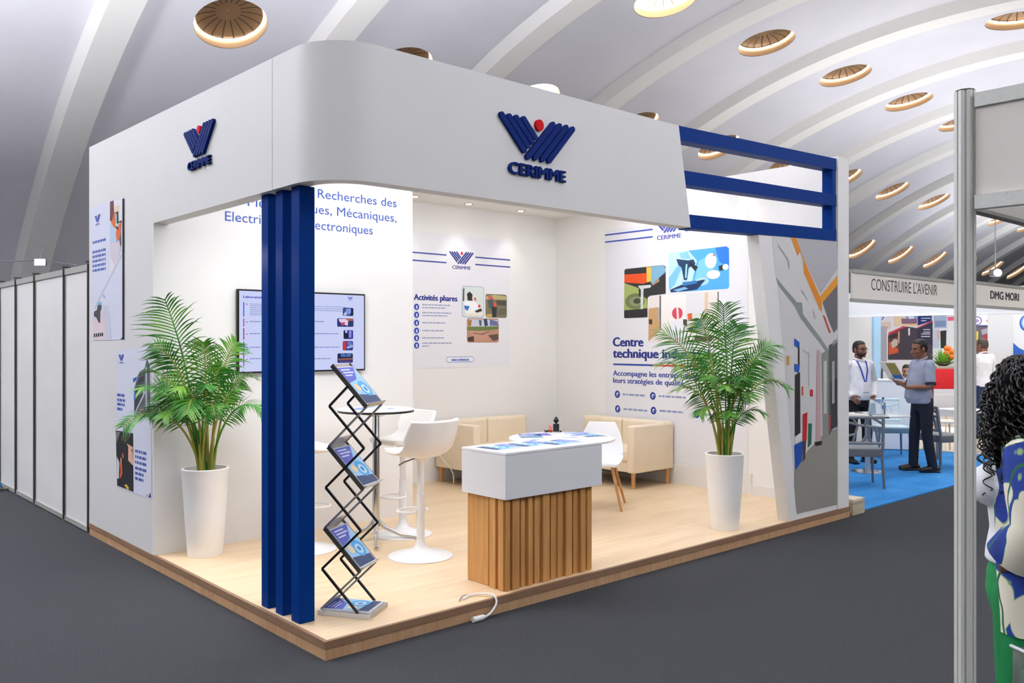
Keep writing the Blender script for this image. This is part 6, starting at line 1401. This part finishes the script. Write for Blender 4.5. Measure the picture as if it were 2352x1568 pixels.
# red table with plant
p = at_d(2178, 830, 16.8)
t = thing('red_table', 'table under a bright red cloth with a grey tray, far right of the reader', 'table', (p.x, p.y, 0.02), -ANG)
m = MB(); m.box(-0.36, -0.3, 0.78, 0.62, 0.3, 1.16, 0.02); obj('cloth', m, mat('#d01822', 0.7), t, smooth=True)
for x in (-0.3, 0.56): m = MB(); m.cyl((x, 0, 0), (x, 0, 0.79), 0.03, n=12); obj('leg', m, mat('#b4141c', 0.5), t, smooth=True)
m = MB(); m.box(-0.3, -0.25, 1.16, 0.5, 0.25, 1.21, 0.01); obj('tray', m, mat('#a8a89a', 0.6), t, smooth=True)
pl = thing('flower_bowl', 'bowl of green leaves and orange flowers on the red table', 'plant', (p.x - 0.1 * SN, p.y + 0.1 * CS, 1.23))
R = random.Random(5); m = MB()
for i in range(70):
    a = R.uniform(0, 2 * PI); e = R.uniform(0.3, 1.4); L = R.uniform(0.2, 0.42); d = V3((math.cos(a) * math.cos(e), math.sin(a) * math.cos(e), math.sin(e))); sd = d.cross(UP).normalized() * 0.03
    m.poly([d * 0.05, d * L * 0.5 + sd, d * L - UP * 0.04, d * L * 0.5 - sd])
obj('leaves', m, mat('#79b83a', 0.6), pl)
m = MB()
for i in range(9): a = R.uniform(0, 6.28); m.ball((0.07 * math.cos(a) + 0.14 * SN, 0.07 * math.sin(a) - 0.14 * CS, 0.16 + 0.2 * R.random()), 0.055, n=10)
obj('flowers', m, mat('#ef7a24', 0.6), pl, smooth=True)
m = MB(); m.lathe([(0.06, 0), (0.12, 0.03), (0.14, 0.08)], n=24); obj('bowl', m, mat('#5a4a3a', 0.6), pl, smooth=True)
# pale wood chairs around
def wood_chair(label, loc, face):
    t = thing('cafe_chair', label, 'chair', loc, math.atan2(face[0], -face[1]), 'pale wooden chairs of the far stand'); mw = mat('#dcc09a', 0.5); mc = mat('#f1e8da', 0.5)
    q = MB(); q.box(-0.21, -0.21, 0.44, 0.21, 0.21, 0.47, 0.012); obj('seat', q, mc, t, smooth=True)
    q = MB(); q.box(-0.21, 0.19, 0.55, 0.21, 0.215, 0.88, 0.012); obj('backrest', q, mc, t, smooth=True)
    for sx in (-1, 1):
        for sy in (-1, 1):
            q = MB(); q.limb([(sx * 0.18, sy * 0.18, 0.6 if sy > 0 else 0.44), (sx * 0.2, sy * 0.21, 0.008)], [0.016, 0.013], 8); obj('leg', q, mw, t, smooth=True)
    return t
for q, d, f, l in (((2165, 930), 13.4, (0.7, 0.7), 'pale wooden chair right of the reader, beyond the grey chair'), ((2062, 870), 14.8, (0.4, 0.9), 'cream chair back beside the person in black'), ((2185, 930), 15.2, (-0.7, 0.6), 'pale wooden chair in front of the red table')):
    p = at_d(q[0], q[1], d); wood_chair(l, (p.x, p.y, 0.02), f)
p = at_d(2050, 900, 16.4)
t = thing('low_table', 'dark oval table in front of the person in black', 'table', (p.x, p.y, 0.02))
m = MB(); m.lathe([(0.55, 0.72), (0.56, 0.735), (0.55, 0.75)], n=40); obj('tabletop', m, mat('#4a4a50', 0.4), t, smooth=True); m = MB(); m.cyl((0, 0, 0), (0, 0, 0.72), 0.05, n=16); obj('pedestal', m, mat('#3a3a3e', 0.4), t, smooth=True)
p = at_d(2204, 985, 12.3)
t = thing('side_table', 'small dark table beside the grey chair, cut off by the near post', 'table', (p.x, p.y, FL), -0.3)
m = MB(); m.box(-0.15, -0.3, 0.7, 0.4, 0.3, 0.73, 0.006); obj('tabletop', m, mat('#e6e2dc', 0.5), t)
for x in (-0.12, 0.36):
    for y in (-0.26, 0.26): m = MB(); m.cyl((x, y, 0), (x, y, 0.7), 0.022, n=10); obj('leg', m, mat('#6a6a70', 0.5), t, smooth=True)
# wall panels seen right of the near post
XP = 16.6
t = thing('printed_panel', 'tall panel with purple ring emblem and dark print, right of the near post', 'panel', (XP, 1.6, 0.02))
S = Sheet((XP, 0, 0), (0, -1, 0)); S.zoom(2230, 690, 5.06)
a = S.uv(-60, 125); c = S.uv(197, 640); m = MB(); m.box(XP, -c[0], 0.02, XP + 0.06, -a[0], a[1]); obj('board', m, mat('#f3f1f4', 0.5), t, world=True)
S.lay = 2; fl([(-60, 300), (195, 295), (195, 640), (-60, 640)], '#6a626a'); fl([(-60, 290), (195, 285), (195, 305), (-60, 308)], '#4a4a78'); S.discpx(72, 235, 56, 52, '#7a6ac0'); S.lay = 3; S.discpx(72, 235, 44, 41, '#f3f1f4'); S.lay = 4; S.discpx(74, 236, 22, 18, '#a89ad6'); S.lay = 3
fl([(170, 220), (195, 232), (195, 255)], '#d9606a'); fl([(45, 355), (88, 360), (85, 460), (45, 470)], '#d8c83c'); fl([(150, 400), (192, 400), (192, 500), (160, 490)], '#b8284a'); fl([(120, 340), (195, 320), (195, 380), (130, 400)], '#a8a4b4'); fl([(100, 560), (195, 550), (195, 640), (100, 640)], '#b43a52'); S.lay = 4; fl([(125, 490), (160, 485), (160, 560), (125, 560)], '#c9c6cc'); S.done('print', t)
XQ = 14.6
t = thing('white_panel_wall', 'plain white panel wall with blue swoosh print behind the curly haired person', 'wall panel', (XQ, 0, 0.02))
S = Sheet((XQ, 0, 0), (0, -1, 0)); S.zoom(2230, 690, 5.06)
a = S.uv(205, 120); c = S.uv(760, 640); mid = S.uv(490, 300)
m = MB(); m.box(XQ, -mid[0], 0.02, XQ + 0.06, -a[0], 2.30); obj('panel', m, mat('#dfe1e3', 0.5), t, world=True)
m = MB(); m.box(XQ - 0.01, -c[0], 0.02, XQ + 0.05, -mid[0] - 0.002, 2.32); obj('panel', m, mat('#e6e9ec', 0.5), t, world=True)
S.O = S.O + V3((-0.0105, 0, 0)); S.lay = 2
fl([(492, 490), (560, 550), (700, 620), (700, 700), (492, 700)], '#2b62c4'); S.discpx(650, 262, 86, 98, '#2358c4'); S.lay = 3; S.discpx(655, 255, 72, 82, '#8ab8ec'); S.lay = 4; S.discpx(660, 255, 58, 66, '#e6e9ec'); S.done('print', t)
# floodlights over the far stands
p = at_d(2286, 627, 24.0)
t = thing('floodlight', 'small bright floodlight over the far stands, right of the near post', 'light', p)
m = MB(); m.box(-0.12, -0.12, -0.1, 0.12, 0.12, 0.1, 0.02); obj('housing', m, mat('#555558', 0.5), t); m = MB(); m.ball((-0.10, -0.10, 0), 0.10, n=14); obj('lamp_face', m, mat('#ffffff', 0.5, emit=14.0), t, smooth=True)
m = MB(); m.cyl((0, 0, 0.1), (0, 0, 1.6), 0.015, n=8); obj('bracket', m, mat('#8a8b8e', 0.5), t)
area_light('far_stand_flood', (14.5, 1.5, 4.2), (15.5, 2.5, 0.5), 5, 5, 190, (1.0, 0.98, 0.95))
area_light('aisle_stand_flood', (9.0, 1.2, 3.6), (9.2, 1.6, 0.0), 3, 2, 32, (1.0, 0.98, 0.96))
